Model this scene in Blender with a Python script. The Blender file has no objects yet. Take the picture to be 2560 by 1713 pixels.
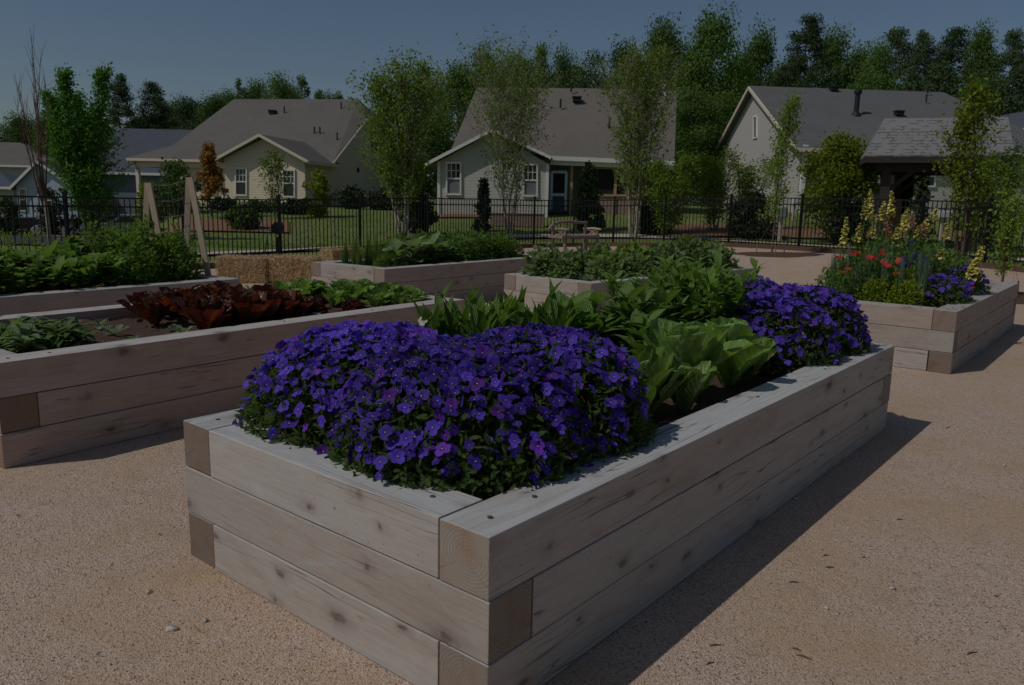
import bpy, math, random
import numpy as np
from mathutils import Vector, Matrix
S = bpy.context.scene
R = math.radians
random.seed(7)
rng = np.random.default_rng(11)

# ------------------------------------------------------------------ camera
F, PITCH, CH, ROLL = 1957.7, 0.1795, 1.4509, 0.0217      # focal length in px of a 2560 px wide frame
cam_d = bpy.data.cameras.new('camera')
cam = bpy.data.objects.new('camera', cam_d)
S.collection.objects.link(cam)
cam_d.sensor_fit = 'HORIZONTAL'; cam_d.sensor_width = 36; cam_d.lens = F/2560*36
cam_d.clip_start = 0.05; cam_d.clip_end = 2000
cam.matrix_world = Matrix.Translation((0, 0, CH)) @ Matrix.Rotation(math.pi/2-PITCH, 4, 'X') @ Matrix.Rotation(ROLL, 4, 'Z')
cam_d.dof.use_dof = True; cam_d.dof.focus_distance = 3.6; cam_d.dof.aperture_fstop = 8
S.camera = cam
# ------------------------------------------------------------------ world and sun
SUN_EL = R(51); SUN_DIR = Vector((-0.905, -0.426, 0)).normalized()      # horizontal direction towards the sun
w = bpy.data.worlds.new('World'); S.world = w; w.use_nodes = True
nt = w.node_tree; nt.nodes.clear()
sky = nt.nodes.new('ShaderNodeTexSky'); sky.sky_type = 'NISHITA'; sky.sun_disc = False
sky.sun_elevation = SUN_EL; sky.sun_rotation = math.atan2(SUN_DIR.x, SUN_DIR.y)
sky.air_density = 1.0; sky.dust_density = .9; sky.ozone_density = 3.0
bg = nt.nodes.new('ShaderNodeBackground'); bg.inputs[1].default_value = 0.118
wo = nt.nodes.new('ShaderNodeOutputWorld')
nt.links.new(sky.outputs[0], bg.inputs[0]); nt.links.new(bg.outputs[0], wo.inputs[0])
sd = bpy.data.lights.new('sun', 'SUN'); sd.energy = 5.0; sd.angle = R(0.55); sd.color = (1, 0.972, 0.93)
sun = bpy.data.objects.new('sun', sd); S.collection.objects.link(sun)
sv = Vector((SUN_DIR.x*math.cos(SUN_EL), SUN_DIR.y*math.cos(SUN_EL), math.sin(SUN_EL)))
sun.rotation_euler = sv.to_track_quat('Z', 'Y').to_euler()
S.view_settings.view_transform = 'Standard'; S.view_settings.look = 'None'
S.view_settings.exposure = -1.8; S.view_settings.gamma = 1
S.render.engine = 'CYCLES'; S.cycles.max_bounces = 6; S.cycles.transparent_max_bounces = 6
S.cycles.use_denoising = True

# ------------------------------------------------------------------ pixel rays (plan measurement from the photograph, 2560 x 1713)
def ray(px, py):
    X = (px-1280)/F; Y = (py-856.5)/F
    cr, sr = math.cos(ROLL), math.sin(ROLL)
    X, Y = cr*X+sr*Y, -sr*X+cr*Y
    cp, sp = math.cos(PITCH), math.sin(PITCH)
    return Vector((X, cp-Y*sp, -sp-Y*cp))
def at(px, py, Y):
    d = ray(px, py); return Vector((0, 0, CH)) + d*(Y/d.y)
def atz(px, py, z):
    d = ray(px, py); return Vector((0, 0, CH)) + d*((z-CH)/d.z)
def hit(px, py, P, n):
    d = ray(px, py); c = Vector((0, 0, CH)); return c + d*((P-c).dot(n)/d.dot(n))
def interp(x, pts):
    return float(np.interp(x, [p[0] for p in pts], [p[1] for p in pts]))
def sm(t):
    t = min(1, max(0, t)); return t*t*(3-2*t)
def ground_z(x, y):
    g = -.15*sm((y-9)/6)*sm((-x-2)/5)+.22*sm((y-12)/10)*sm((x-1)/7)
    if y > 15:
        b = x/y
        left = interp(y, [(17, 0), (34, -.57), (42, -.75), (52, -1.75), (62, -1.1), (110, -.9)])
        right = interp(y, [(27, 0), (34, .45), (41, .95), (47, 1.0), (60, 1.2), (110, 1.9)])
        t = sm((b+.5)/.1)
        g += left*(1-t)+right*t
    return g

# ------------------------------------------------------------------ object helpers
def tag(o, label=None, cat=None, group=None, kind=None):
    if label: o['label'] = label
    if cat: o['category'] = cat
    if group: o['group'] = group
    if kind: o['kind'] = kind
    return o
def empty(name, loc=(0, 0, 0), rz=0, label=None, cat=None, group=None):
    o = bpy.data.objects.new(name, None); S.collection.objects.link(o)
    o.location = loc; o.rotation_euler = (0, 0, rz); o.empty_display_size = .1
    return tag(o, label, cat, group)
def link(name, mesh, parent=None, loc=(0, 0, 0), rot=(0, 0, 0), sc=1):
    o = bpy.data.objects.new(name, mesh); S.collection.objects.link(o)
    if parent is not None: o.parent = parent
    o.location = loc; o.rotation_euler = rot
    o.scale = sc if hasattr(sc, '__len__') else (sc, sc, sc)
    return o
def copy_tree(o, parent=None):
    c = o.copy(); S.collection.objects.link(c); c.parent = parent
    for ch in list(o.children): copy_tree(ch, c)
    return c
ORD = ['', 'first', 'second', 'third', 'fourth', 'fifth', 'sixth', 'seventh', 'eighth', 'ninth', 'tenth', 'eleventh', 'twelfth', 'thirteenth', 'fourteenth', 'fifteenth', 'sixteenth', 'seventeenth', 'eighteenth', 'nineteenth', 'twentieth']

class MB:
    def __init__(s): s.v = []; s.f = []; s.m = []; s.sm = []
    def add(s, vs, fs, m=0, smooth=False):
        b = len(s.v); s.v += [tuple(v) for v in vs]
        for f in fs: s.f.append(tuple(i+b for i in f)); s.m.append(m); s.sm.append(smooth)
    def box(s, c, d, m=0, M=None):
        x, y, z = d[0]/2, d[1]/2, d[2]/2
        vs = [Vector((sx*x, sy*y, sz*z)) for sz in (-1, 1) for sy in (-1, 1) for sx in (-1, 1)]
        if M is not None: vs = [M @ v for v in vs]
        vs = [v+Vector(c) for v in vs]
        s.add(vs, [(0, 2, 3, 1), (4, 5, 7, 6), (0, 1, 5, 4), (2, 6, 7, 3), (0, 4, 6, 2), (1, 3, 7, 5)], m)
    def bar(s, a, b, w, h, m=0, up=Vector((0, 0, 1))):
        a, b = Vector(a), Vector(b); d = (b-a); L = d.length; d.normalize()
        if abs(d.dot(up)) > .98: up = Vector((0, 1, 0))
        sd_ = d.cross(up).normalized(); u = sd_.cross(d)
        M = Matrix((d, sd_, u)).transposed()
        s.box((a+b)/2, (L, w, h), m, M)
    def prism(s, poly, vec, m=0, msides=None):
        n = len(poly); P = [Vector(p) for p in poly]; Q = [p+Vector(vec) for p in P]
        s.add(P+Q, [tuple(range(n))], m)
        b = len(s.v)-2*n
        s.f.append(tuple(b+n+i for i in reversed(range(n)))); s.m.append(m); s.sm.append(False)
        for i in range(n):
            j = (i+1) % n
            s.f.append((b+i, b+n+i, b+n+j, b+j)); s.m.append(m if msides is None else msides); s.sm.append(False)
    def tube(s, pts, rs, n=6, m=0, cap=True):
        P = [Vector(p) for p in pts]; rings = []
        if not hasattr(rs, '__len__'): rs = [rs]*len(P)
        for i, p in enumerate(P):
            d = (P[min(i+1, len(P)-1)]-P[max(i-1, 0)]).normalized()
            a = d.cross(Vector((0, 0, 1)) if abs(d.z) < .9 else Vector((1, 0, 0))).normalized(); c = d.cross(a)
            rings.append([p+(a*math.cos(2*math.pi*k/n)+c*math.sin(2*math.pi*k/n))*rs[i] for k in range(n)])
        vs = [v for r in rings for v in r]; fs = []
        for i in range(len(P)-1):
            for k in range(n):
                fs.append((i*n+k, i*n+(k+1) % n, (i+1)*n+(k+1) % n, (i+1)*n+k))
        s.add(vs, fs, m, True)
        if cap: s.add(rings[-1], [tuple(range(n))], m); s.add(rings[0], [tuple(reversed(range(n)))], m)
    def ball(s, c, r, m=0, n=8, sz=1, jit=0):
        vs = []; fs = []; k = n//2
        for i in range(k+1):
            th = math.pi*i/k
            for j in range(n):
                ph = 2*math.pi*j/n; q = 1+random.uniform(-jit, jit)
                vs.append((c[0]+r*q*math.sin(th)*math.cos(ph), c[1]+r*q*math.sin(th)*math.sin(ph), c[2]+r*q*sz*math.cos(th)))
        for i in range(k):
            for j in range(n): fs.append((i*n+j, (i+1)*n+j, (i+1)*n+(j+1) % n, i*n+(j+1) % n))
        s.add(vs, fs, m, True)
    def mesh(s, name, mats, org=None):
        me = bpy.data.meshes.new(name)
        v = s.v if org is None else [tuple(Vector(p)-Vector(org)) for p in s.v]
        me.from_pydata(v, [], s.f)
        for x in (mats if isinstance(mats, (list, tuple)) else [mats]): me.materials.append(x)
        me.polygons.foreach_set('material_index', s.m); me.polygons.foreach_set('use_smooth', s.sm)
        me.validate(); me.update(); return me
    def build(s, name, mats, parent=None, org=None, bevel=0):
        o = link(name, s.mesh(name, mats, org), parent)
        if org is not None and parent is None: o.location = org
        if bevel:
            md = o.modifiers.new('bevel', 'BEVEL'); md.width = bevel; md.segments = 2; md.limit_method = 'ANGLE'
        return o

# ------------------------------------------------------------------ leaves, many at once
PROF = {'ell': lambda t: np.sin(np.pi*np.clip(t, 0, 1))**.8,
        'lance': lambda t: np.sin(np.pi*t**.75)**.9,
        'obov': lambda t: np.clip(.16+.9*np.sin(np.pi*np.clip(t, 0, 1)**1.5*.93)**.9, 0, 2)*(t < .999),
        'spoon': lambda t: np.where(t < .34, .20+.42*t/.34+.0*t, np.sqrt(np.clip(1-((t-.64)/.3601)**2, .0, 1))*.9+.1*(t < .995))*(t < .9999),
        'round': lambda t: np.where(t < .25, .12, np.sqrt(np.clip(1-((t-.62)/.385)**2, 0, 1))),
        'blade': lambda t: 1-t**1.5,
        'petal': lambda t: np.sqrt(np.clip(1-((t-.56)/.5)**2, .02, 1))}
def unit(a): return a/np.maximum(np.linalg.norm(a, axis=-1, keepdims=True), 1e-9)
class Leaves:
    def __init__(s): s.V = []; s.Q = []; s.var = []; s.rib = []; s.tt = []; s.mi = []; s.n = 0
    def add(s, base, dr, nr, L, W, bend=0.6, cup=0.2, prof='ell', nt=4, m=0, ruf=0, var=None, cols=3):
        base = np.atleast_2d(base).astype(float); N = len(base)
        dr = unit(np.broadcast_to(dr, (N, 3)).astype(float)); nr = np.broadcast_to(nr, (N, 3)).astype(float)
        sd_ = unit(np.cross(dr, nr)); nr = unit(np.cross(sd_, dr))
        L = np.broadcast_to(L, N).astype(float); W = np.broadcast_to(W, N).astype(float); bend = np.broadcast_to(bend, N).astype(float)
        t = np.linspace(0, 1, nt+1); wt = PROF[prof](t)
        th = bend[:, None]*t[None, :]
        dx = np.cos(th); dz = -np.sin(th)
        x = np.concatenate([np.zeros((N, 1)), np.cumsum((dx[:, 1:]+dx[:, :-1])/2/nt, 1)], 1)*L[:, None]
        z = np.concatenate([np.zeros((N, 1)), np.cumsum((dz[:, 1:]+dz[:, :-1])/2/nt, 1)], 1)*L[:, None]
        c = base[:, None, :]+dr[:, None, :]*x[..., None]+nr[:, None, :]*z[..., None]
        nl = dr[:, None, :]*np.sin(th)[..., None]+nr[:, None, :]*np.cos(th)[..., None]
        V = np.zeros((N, nt+1, cols, 3)); qs = np.linspace(-1, 1, cols)
        for k, q in enumerate(qs):
            ww = W[:, None]*.5*wt[None, :]
            lift = cup*(abs(q) if cols == 3 else q*q)*ww+(ruf*ww*rng.normal(size=ww.shape)*abs(q) if ruf and q else 0)
            V[:, :, k, :] = c+sd_[:, None, :]*(q*ww)[..., None]+nl*lift[..., None]
        s.V.append(V.reshape(-1, 3))
        i = np.arange(nt)[:, None]*cols+np.arange(cols-1)[None, :]
        q = np.stack([i, i+1, i+cols+1, i+cols], -1).reshape(-1, 4)
        Q = (q[None]+(np.arange(N)*(nt+1)*cols)[:, None, None]).reshape(-1, 4)+s.n
        s.Q.append(Q); s.mi.append(np.full(len(Q), m))
        vv = rng.random(N) if var is None else np.broadcast_to(var, N)
        s.var.append(np.repeat(vv, (nt+1)*cols)); s.rib.append(np.tile(np.tile(1-np.abs(qs), nt+1), N)); s.tt.append(np.tile(np.repeat(t, cols), N))
        s.n += N*(nt+1)*cols
    def cards(s, base, size, m=0, nr=None, var=None, asp=.6):
        """small two-triangle leaves with a fold, random facing"""
        N = len(base)
        d = unit(rng.normal(size=(N, 3))); n = unit(rng.normal(size=(N, 3))+np.array([0, 0, .7]) if nr is None else nr+rng.normal(size=(N, 3))*.5)
        s.add(base, d, n, size, np.asarray(size)*asp, bend=rng.uniform(0, .9, N), cup=.25, prof='petal', nt=2, m=m, var=var)
    def mesh(s, name, mats, org=(0, 0, 0)):
        V = np.concatenate(s.V)-np.array(org); Q = np.concatenate(s.Q)
        me = bpy.data.meshes.new(name)
        me.vertices.add(len(V)); me.vertices.foreach_set('co', V.astype(np.float32).ravel())
        me.loops.add(len(Q)*4); me.loops.foreach_set('vertex_index', Q.astype(np.int32).ravel())
        me.polygons.add(len(Q)); me.polygons.foreach_set('loop_start', np.arange(0, len(Q)*4, 4, dtype=np.int32))
        for x in (mats if isinstance(mats, (list, tuple)) else [mats]): me.materials.append(x)
        me.update(calc_edges=True)
        me.polygons.foreach_set('material_index', np.concatenate(s.mi).astype(np.int32))
        me.polygons.foreach_set('use_smooth', np.ones(len(Q), dtype=bool))
        a = me.attributes.new('var', 'FLOAT', 'POINT'); a.data.foreach_set('value', np.concatenate(s.var).astype(np.float32))
        a = me.attributes.new('rib', 'FLOAT', 'POINT'); a.data.foreach_set('value', np.concatenate(s.rib).astype(np.float32))
        if s.tt: a = me.attributes.new('tt', 'FLOAT', 'POINT'); a.data.foreach_set('value', np.concatenate(s.tt).astype(np.float32))
        me.validate(); me.update(); return me

# ------------------------------------------------------------------ materials
def newmat(name):
    m = bpy.data.materials.new(name); m.use_nodes = True; nt = m.node_tree; nt.nodes.clear()
    o = nt.nodes.new('ShaderNodeOutputMaterial'); b = nt.nodes.new('ShaderNodeBsdfPrincipled')
    nt.links.new(b.outputs[0], o.inputs[0]); return m, nt, b, o
def node(nt, t, **k):
    n = nt.nodes.new(t)
    for a, b in k.items():
        if a == 'ins':
            for i, v in b.items(): n.inputs[i].default_value = v
        else: setattr(n, a, b)
    return n
def c4(c): return (c[0], c[1], c[2], 1)
def mixc(nt, fac, a, b, mode='MIX'):
    n = nt.nodes.new('ShaderNodeMix'); n.data_type = 'RGBA'; n.blend_type = mode
    for i, x in ((0, fac), (6, a), (7, b)):
        if isinstance(x, (int, float)): n.inputs[i].default_value = x
        elif isinstance(x, tuple): n.inputs[i].default_value = c4(x)
        else: nt.links.new(x, n.inputs[i])
    return n.outputs[2]
def ramp(nt, src, stops):
    r = nt.nodes.new('ShaderNodeValToRGB'); e = r.color_ramp.elements
    while len(e) < len(stops): e.new(.5)
    for i, (p, c) in enumerate(stops):
        e[i].position = p; e[i].color = c4(c) if hasattr(c, '__len__') else (c, c, c, 1)
    nt.links.new(src, r.inputs[0]); return r.outputs[0]
def mapped(nt, kind, scale, out='Object', sep=None):
    tc = nt.nodes.new('ShaderNodeTexCoord'); mp = nt.nodes.new('ShaderNodeMapping')
    nt.links.new(tc.outputs[out], mp.inputs[0]); mp.inputs['Scale'].default_value = scale
    return mp
def noise(nt, scale=(1, 1, 1), s=1, detail=3, rough=.5, out='Object', dist=0):
    mp = mapped(nt, None, scale, out); n = node(nt, 'ShaderNodeTexNoise')
    n.inputs['Scale'].default_value = s; n.inputs['Detail'].default_value = detail; n.inputs['Roughness'].default_value = rough; n.inputs['Distortion'].default_value = dist
    nt.links.new(mp.outputs[0], n.inputs['Vector']); return n.outputs['Fac']
def bump(nt, b, h, st=.3, d=.01):
    n = nt.nodes.new('ShaderNodeBump'); n.inputs['Strength'].default_value = st; n.inputs['Distance'].default_value = d
    nt.links.new(h, n.inputs['Height']); nt.links.new(n.outputs[0], b.inputs['Normal'])
def plain(name, c, rough=.6, metal=0, var=.12, s=6, spec=.3):
    m, nt, b, o = newmat(name)
    f = noise(nt, s=s, detail=4)
    nt.links.new(mixc(nt, f, tuple(x*(1-var) for x in c), tuple(min(1, x*(1+var)) for x in c)), b.inputs['Base Color'])
    b.inputs['Roughness'].default_value = rough; b.inputs['Metallic'].default_value = metal; b.inputs['Specular IOR Level'].default_value = spec
    return m
def leafmat(name, c1, c2, rib=None, tr=.36, rough=.5, spec=.25, ribp=3, obvar=.18, tc=None):
    m, nt, b, o = newmat(name)
    a = node(nt, 'ShaderNodeAttribute', attribute_name='var')
    oi = nt.nodes.new('ShaderNodeObjectInfo')
    col = mixc(nt, a.outputs['Fac'], c1, c2)
    f = noise(nt, s=30, detail=2)
    col = mixc(nt, ramp(nt, f, [(.35, 0), (.7, .35)]), col, tuple(min(1, x*1.35) for x in c2))
    hv = nt.nodes.new('ShaderNodeHueSaturation'); nt.links.new(col, hv.inputs['Color'])
    mr = nt.nodes.new('ShaderNodeMapRange'); nt.links.new(oi.outputs['Random'], mr.inputs[0])
    mr.inputs[3].default_value = 1-obvar; mr.inputs[4].default_value = 1+obvar; nt.links.new(mr.outputs[0], hv.inputs['Value'])
    col = hv.outputs[0]
    if rib is not None:
        r = node(nt, 'ShaderNodeAttribute', attribute_name='rib')
        p = node(nt, 'ShaderNodeMath', operation='POWER'); nt.links.new(r.outputs['Fac'], p.inputs[0]); p.inputs[1].default_value = ribp
        col = mixc(nt, p.outputs[0], col, rib)
    if rib is not None:
        # side veins run out from the midrib
        ta = node(nt, 'ShaderNodeAttribute', attribute_name='tt'); ra = node(nt, 'ShaderNodeAttribute', attribute_name='rib')
        v1 = node(nt, 'ShaderNodeMath', operation='MULTIPLY'); nt.links.new(ta.outputs['Fac'], v1.inputs[0]); v1.inputs[1].default_value = 8
        v2 = node(nt, 'ShaderNodeMath', operation='MULTIPLY_ADD'); nt.links.new(ra.outputs['Fac'], v2.inputs[0]); v2.inputs[1].default_value = 2.4; nt.links.new(v1.outputs[0], v2.inputs[2])
        v4 = node(nt, 'ShaderNodeMath', operation='MULTIPLY_ADD'); nt.links.new(noise(nt, s=40, detail=1), v4.inputs[0]); v4.inputs[1].default_value = .6; nt.links.new(v2.outputs[0], v4.inputs[2])
        v3 = node(nt, 'ShaderNodeMath', operation='FRACT'); nt.links.new(v4.outputs[0], v3.inputs[0])
        ve = ramp(nt, v3.outputs[0], [(.0, 0), (.45, 1), (.55, 1), (1, 0)])
        col = mixc(nt, ramp(nt, v3.outputs[0], [(.40, 0), (.5, .38), (.60, 0)]), col, rib)
        bm = node(nt, 'ShaderNodeMath', operation='SUBTRACT'); nt.links.new(noise(nt, s=45, detail=2), bm.inputs[0]); nt.links.new(ve, bm.inputs[1])
        bump(nt, b, bm.outputs[0], .7, .006)
    nt.links.new(col, b.inputs['Base Color']); b.inputs['Roughness'].default_value = rough; b.inputs['Specular IOR Level'].default_value = spec
    t = nt.nodes.new('ShaderNodeBsdfTranslucent')
    tcol = mixc(nt, 1.0, col, (1.25, 1.3, .6) if tc is None else tc, 'MULTIPLY')
    nt.links.new(tcol, t.inputs[0])
    mx = nt.nodes.new('ShaderNodeMixShader'); mx.inputs[0].default_value = tr
    nt.links.new(b.outputs[0], mx.inputs[1]); nt.links.new(t.outputs[0], mx.inputs[2]); nt.links.new(mx.outputs[0], o.inputs[0])
    return m

def wood_mat(name, warm, grey, knot=(.10, .05, .035)):
    """sawn timber, local X is the grain: knots, checks, end grain rings"""
    m, nt, b, o = newmat(name)
    tc = nt.nodes.new('ShaderNodeTexCoord'); oi = nt.nodes.new('ShaderNodeObjectInfo')
    off = node(nt, 'ShaderNodeMath', operation='MULTIPLY'); nt.links.new(oi.outputs['Random'], off.inputs[0]); off.inputs[1].default_value = 61
    cmb = nt.nodes.new('ShaderNodeCombineXYZ'); [nt.links.new(off.outputs[0], cmb.inputs[i]) for i in range(3)]
    va = node(nt, 'ShaderNodeVectorMath', operation='ADD'); nt.links.new(tc.outputs['Object'], va.inputs[0]); nt.links.new(cmb.outputs[0], va.inputs[1])
    def mp(sc):
        q = nt.nodes.new('ShaderNodeMapping'); q.inputs['Scale'].default_value = sc; nt.links.new(va.outputs[0], q.inputs[0]); return q.outputs[0]
    def nz(sc, s, det=4, dist=0, ro=.55):
        n = node(nt, 'ShaderNodeTexNoise'); nt.links.new(mp(sc), n.inputs['Vector']); n.inputs['Scale'].default_value = s
        n.inputs['Detail'].default_value = det; n.inputs['Distortion'].default_value = dist; n.inputs['Roughness'].default_value = ro; return n.outputs['Fac']
    grain = None
    fine = nz((3, 60, 60), 5, 3)
    patch = nz((.8, 2.5, 2.5), 1.6, 3)
    # knots: sparse points on a lattice stretched along the grain
    sx = nt.nodes.new('ShaderNodeSeparateXYZ'); nt.links.new(va.outputs[0], sx.inputs[0])
    yz = node(nt, 'ShaderNodeMath', operation='ADD'); nt.links.new(sx.outputs['Y'], yz.inputs[0]); nt.links.new(sx.outputs['Z'], yz.inputs[1])
    kx = node(nt, 'ShaderNodeMath', operation='MULTIPLY'); nt.links.new(sx.outputs['X'], kx.inputs[0]); kx.inputs[1].default_value = 3.0
    ky = node(nt, 'ShaderNodeMath', operation='MULTIPLY'); nt.links.new(yz.outputs[0], ky.inputs[0]); ky.inputs[1].default_value = 5.2
    kc0 = nt.nodes.new('ShaderNodeCombineXYZ'); nt.links.new(kx.outputs[0], kc0.inputs[0]); nt.links.new(ky.outputs[0], kc0.inputs[1])
    kw = node(nt, 'ShaderNodeTexNoise'); nt.links.new(mp((1, 1, 1)), kw.inputs['Vector']); kw.inputs['Scale'].default_value = 16; kw.inputs['Detail'].default_value = 2
    kc = node(nt, 'ShaderNodeVectorMath', operation='MULTIPLY_ADD'); nt.links.new(kw.outputs['Color'], kc.inputs[0]); kc.inputs[1].default_value = (.28, .16, 0); nt.links.new(kc0.outputs[0], kc.inputs[2])
    vo = node(nt, 'ShaderNodeTexVoronoi', feature='F1', voronoi_dimensions='2D'); nt.links.new(kc.outputs[0], vo.inputs['Vector']); vo.inputs['Scale'].default_value = 1; vo.inputs['Randomness'].default_value = 1
    vs_ = nt.nodes.new('ShaderNodeSeparateColor'); nt.links.new(vo.outputs['Color'], vs_.inputs[0]); vr = nt.nodes.new('ShaderNodeMapRange'); nt.links.new(vs_.outputs[1], vr.inputs[0]); vr.inputs[3].default_value = .75; vr.inputs[4].default_value = 2.2
    vd = node(nt, 'ShaderNodeMath', operation='MULTIPLY'); nt.links.new(vo.outputs['Distance'], vd.inputs[0]); nt.links.new(vr.outputs[0], vd.inputs[1])
    kn = ramp(nt, vd.outputs[0], [(.0, .9), (.055, .8), (.10, .42), (.16, .2), (.34, 0)])
    sep = nt.nodes.new('ShaderNodeSeparateColor'); nt.links.new(vo.outputs['Color'], sep.inputs[0])
    keep = ramp(nt, sep.outputs[0], [(.50, 0), (.56, 1)])
    km = node(nt, 'ShaderNodeMath', operation='MULTIPLY'); nt.links.new(kn, km.inputs[0]); nt.links.new(keep, km.inputs[1])
    kmn = node(nt, 'ShaderNodeMath', operation='MULTIPLY', use_clamp=True); nt.links.new(km.outputs[0], kmn.inputs[0]); nt.links.new(ramp(nt, fine, [(.3, .55), (.6, 1)]), kmn.inputs[1])
    gv = node(nt, 'ShaderNodeVectorMath', operation='MULTIPLY_ADD'); gx = nt.nodes.new('ShaderNodeCombineXYZ'); [nt.links.new(km.outputs[0], gx.inputs[i]) for i in (1, 2)]
    nt.links.new(gx.outputs[0], gv.inputs[0]); gv.inputs[1].default_value = (0, .028, .028); nt.links.new(va.outputs[0], gv.inputs[2])
    gm = nt.nodes.new('ShaderNodeMapping'); gm.inputs['Scale'].default_value = (.9, 14, 14); nt.links.new(gv.outputs[0], gm.inputs[0])
    gn = node(nt, 'ShaderNodeTexNoise'); nt.links.new(gm.outputs[0], gn.inputs['Vector']); gn.inputs['Scale'].default_value = 3.2; gn.inputs['Detail'].default_value = 5; gn.inputs['Distortion'].default_value = .6; grain = gn.outputs['Fac']
    geo = nt.nodes.new('ShaderNodeNewGeometry'); gs = nt.nodes.new('ShaderNodeSeparateXYZ'); nt.links.new(geo.outputs['True Normal'], gs.inputs[0])
    top = ramp(nt, gs.outputs['Z'], [(.5, 0), (.9, 1)])
    col = mixc(nt, patch, warm, tuple(x*.84 for x in warm))
    col = mixc(nt, top, col, grey)
    col = mixc(nt, ramp(nt, patch, [(.45, 0), (.75, .55)]), col, grey)
    col = mixc(nt, ramp(nt, grain, [(.34, .26), (.52, 0)]), col, tuple(x*.6 for x in warm))
    col = mixc(nt, ramp(nt, fine, [(.35, .2), (.55, 0)]), col, tuple(x*.5 for x in warm))
    # long hairline checks
    ck = nz((.35, 9, 9), 2.0, 2, .15, .4)
    cr = ramp(nt, ck, [(.492, 0), (.499, 1), (.503, 1), (.51, 0)])
    crm = node(nt, 'ShaderNodeMath', operation='MULTIPLY'); nt.links.new(cr, crm.inputs[0]); nt.links.new(ramp(nt, nz((1.1, 2, 2), 1.3, 1), [(.46, 0), (.54, .9)]), crm.inputs[1])
    col = mixc(nt, crm.outputs[0], col, tuple(x*.28 for x in warm))
    stain = nz((.7, 3, 3), 2.4, 5, 1.2, .62)
    col = mixc(nt, ramp(nt, stain, [(.52, 0), (.68, .38)]), col, tuple(x*y for x, y in zip(warm, (.62, .52, .45))))
    col = mixc(nt, ramp(nt, stain, [(.25, .5), (.42, 0)]), col, tuple(min(1, x*1.12) for x in grey))
    speck = nz((8, 8, 8), 7, 2)
    col = mixc(nt, ramp(nt, speck, [(.70, 0), (.76, .6)]), col, knot)
    hb = node(nt, 'ShaderNodeMath', operation='MULTIPLY'); nt.links.new(oi.outputs['Random'], hb.inputs[0]); hb.inputs[1].default_value = 3.7
    hf = node(nt, 'ShaderNodeMath', operation='FRACT'); nt.links.new(hb.outputs[0], hf.inputs[0])
    col = mixc(nt, ramp(nt, hf.outputs[0], [(.35, 0), (1, .55)]), col, mixc(nt, 1.0, col, (1.02, .88, .78), 'MULTIPLY'))
    col = mixc(nt, kmn.outputs[0], col, knot)
    # end grain
    os_ = nt.nodes.new('ShaderNodeSeparateXYZ'); nrm = nt.nodes.new('ShaderNodeVectorTransform'); nrm.vector_type = 'NORMAL'; nrm.convert_from = 'WORLD'; nrm.convert_to = 'OBJECT'
    nt.links.new(geo.outputs['True Normal'], nrm.inputs[0]); nt.links.new(nrm.outputs[0], os_.inputs[0])
    ab = node(nt, 'ShaderNodeMath', operation='ABSOLUTE'); nt.links.new(os_.outputs['X'], ab.inputs[0])
    endf = ramp(nt, ab.outputs[0], [(.8, 0), (.9, 1)])
    q = nt.nodes.new('ShaderNodeMapping'); q.inputs['Scale'].default_value = (0, 1, 1.15); q.inputs['Location'].default_value = (0, .02, -.015); nt.links.new(tc.outputs['Object'], q.inputs[0])
    wv = node(nt, 'ShaderNodeTexWave', wave_type='RINGS', rings_direction='X'); nt.links.new(q.outputs[0], wv.inputs['Vector']); wv.inputs['Scale'].default_value = 26
    wv.inputs['Distortion'].default_value = 2.2; wv.inputs['Detail'].default_value = 2; wv.inputs['Detail Scale'].default_value = 2
    ecol = mixc(nt, wv.outputs['Fac'], tuple(x*y for x, y in zip(warm, (.60, .56, .52))), tuple(x*y for x, y in zip(warm, (.72, .69, .65))))
    ecol = mixc(nt, ramp(nt, nz((0, 7, 7), 1.2, 3), [(.50, 0), (.72, .75)]), ecol, (warm[0]*.62, warm[1]*.42, warm[2]*.27))
    gr = node(nt, 'ShaderNodeTexGradient', gradient_type='RADIAL')
    q2 = nt.nodes.new('ShaderNodeMapping'); q2.inputs['Rotation'].default_value = (0, math.pi/2, 0); nt.links.new(tc.outputs['Object'], q2.inputs[0]); nt.links.new(q2.outputs[0], gr.inputs[0])
    fr = node(nt, 'ShaderNodeMath', operation='MULTIPLY'); nt.links.new(gr.outputs[1], fr.inputs[0]); fr.inputs[1].default_value = 3
    fr2 = node(nt, 'ShaderNodeMath', operation='FRACT'); nt.links.new(fr.outputs[0], fr2.inputs[0])
    ecol = mixc(nt, ramp(nt, fr2.outputs[0], [(.48, 0), (.5, .55), (.52, 0)]), ecol, tuple(x*.35 for x in warm))
    eb_ = nt.nodes.new('ShaderNodeMapRange'); e2 = node(nt, 'ShaderNodeMath', operation='MULTIPLY'); nt.links.new(oi.outputs['Random'], e2.inputs[0]); e2.inputs[1].default_value = 7.3
    e3 = node(nt, 'ShaderNodeMath', operation='FRACT'); nt.links.new(e2.outputs[0], e3.inputs[0]); nt.links.new(e3.outputs[0], eb_.inputs[0]); eb_.inputs[3].default_value = .0; eb_.inputs[4].default_value = .6
    ecol = mixc(nt, eb_.outputs[0], ecol, mixc(nt, 1.0, ecol, (.42, .33, .28), 'MULTIPLY'))
    col = mixc(nt, endf, col, ecol)
    hv = nt.nodes.new('ShaderNodeHueSaturation'); nt.links.new(col, hv.inputs['Color'])
    mr = nt.nodes.new('ShaderNodeMapRange'); nt.links.new(oi.outputs['Random'], mr.inputs[0]); mr.inputs[3].default_value = .88; mr.inputs[4].default_value = 1.1; nt.links.new(mr.outputs[0], hv.inputs['Value'])
    nt.links.new(hv.outputs[0], b.inputs['Base Color'])
    b.inputs['Roughness'].default_value = .72; b.inputs['Specular IOR Level'].default_value = .25
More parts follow.
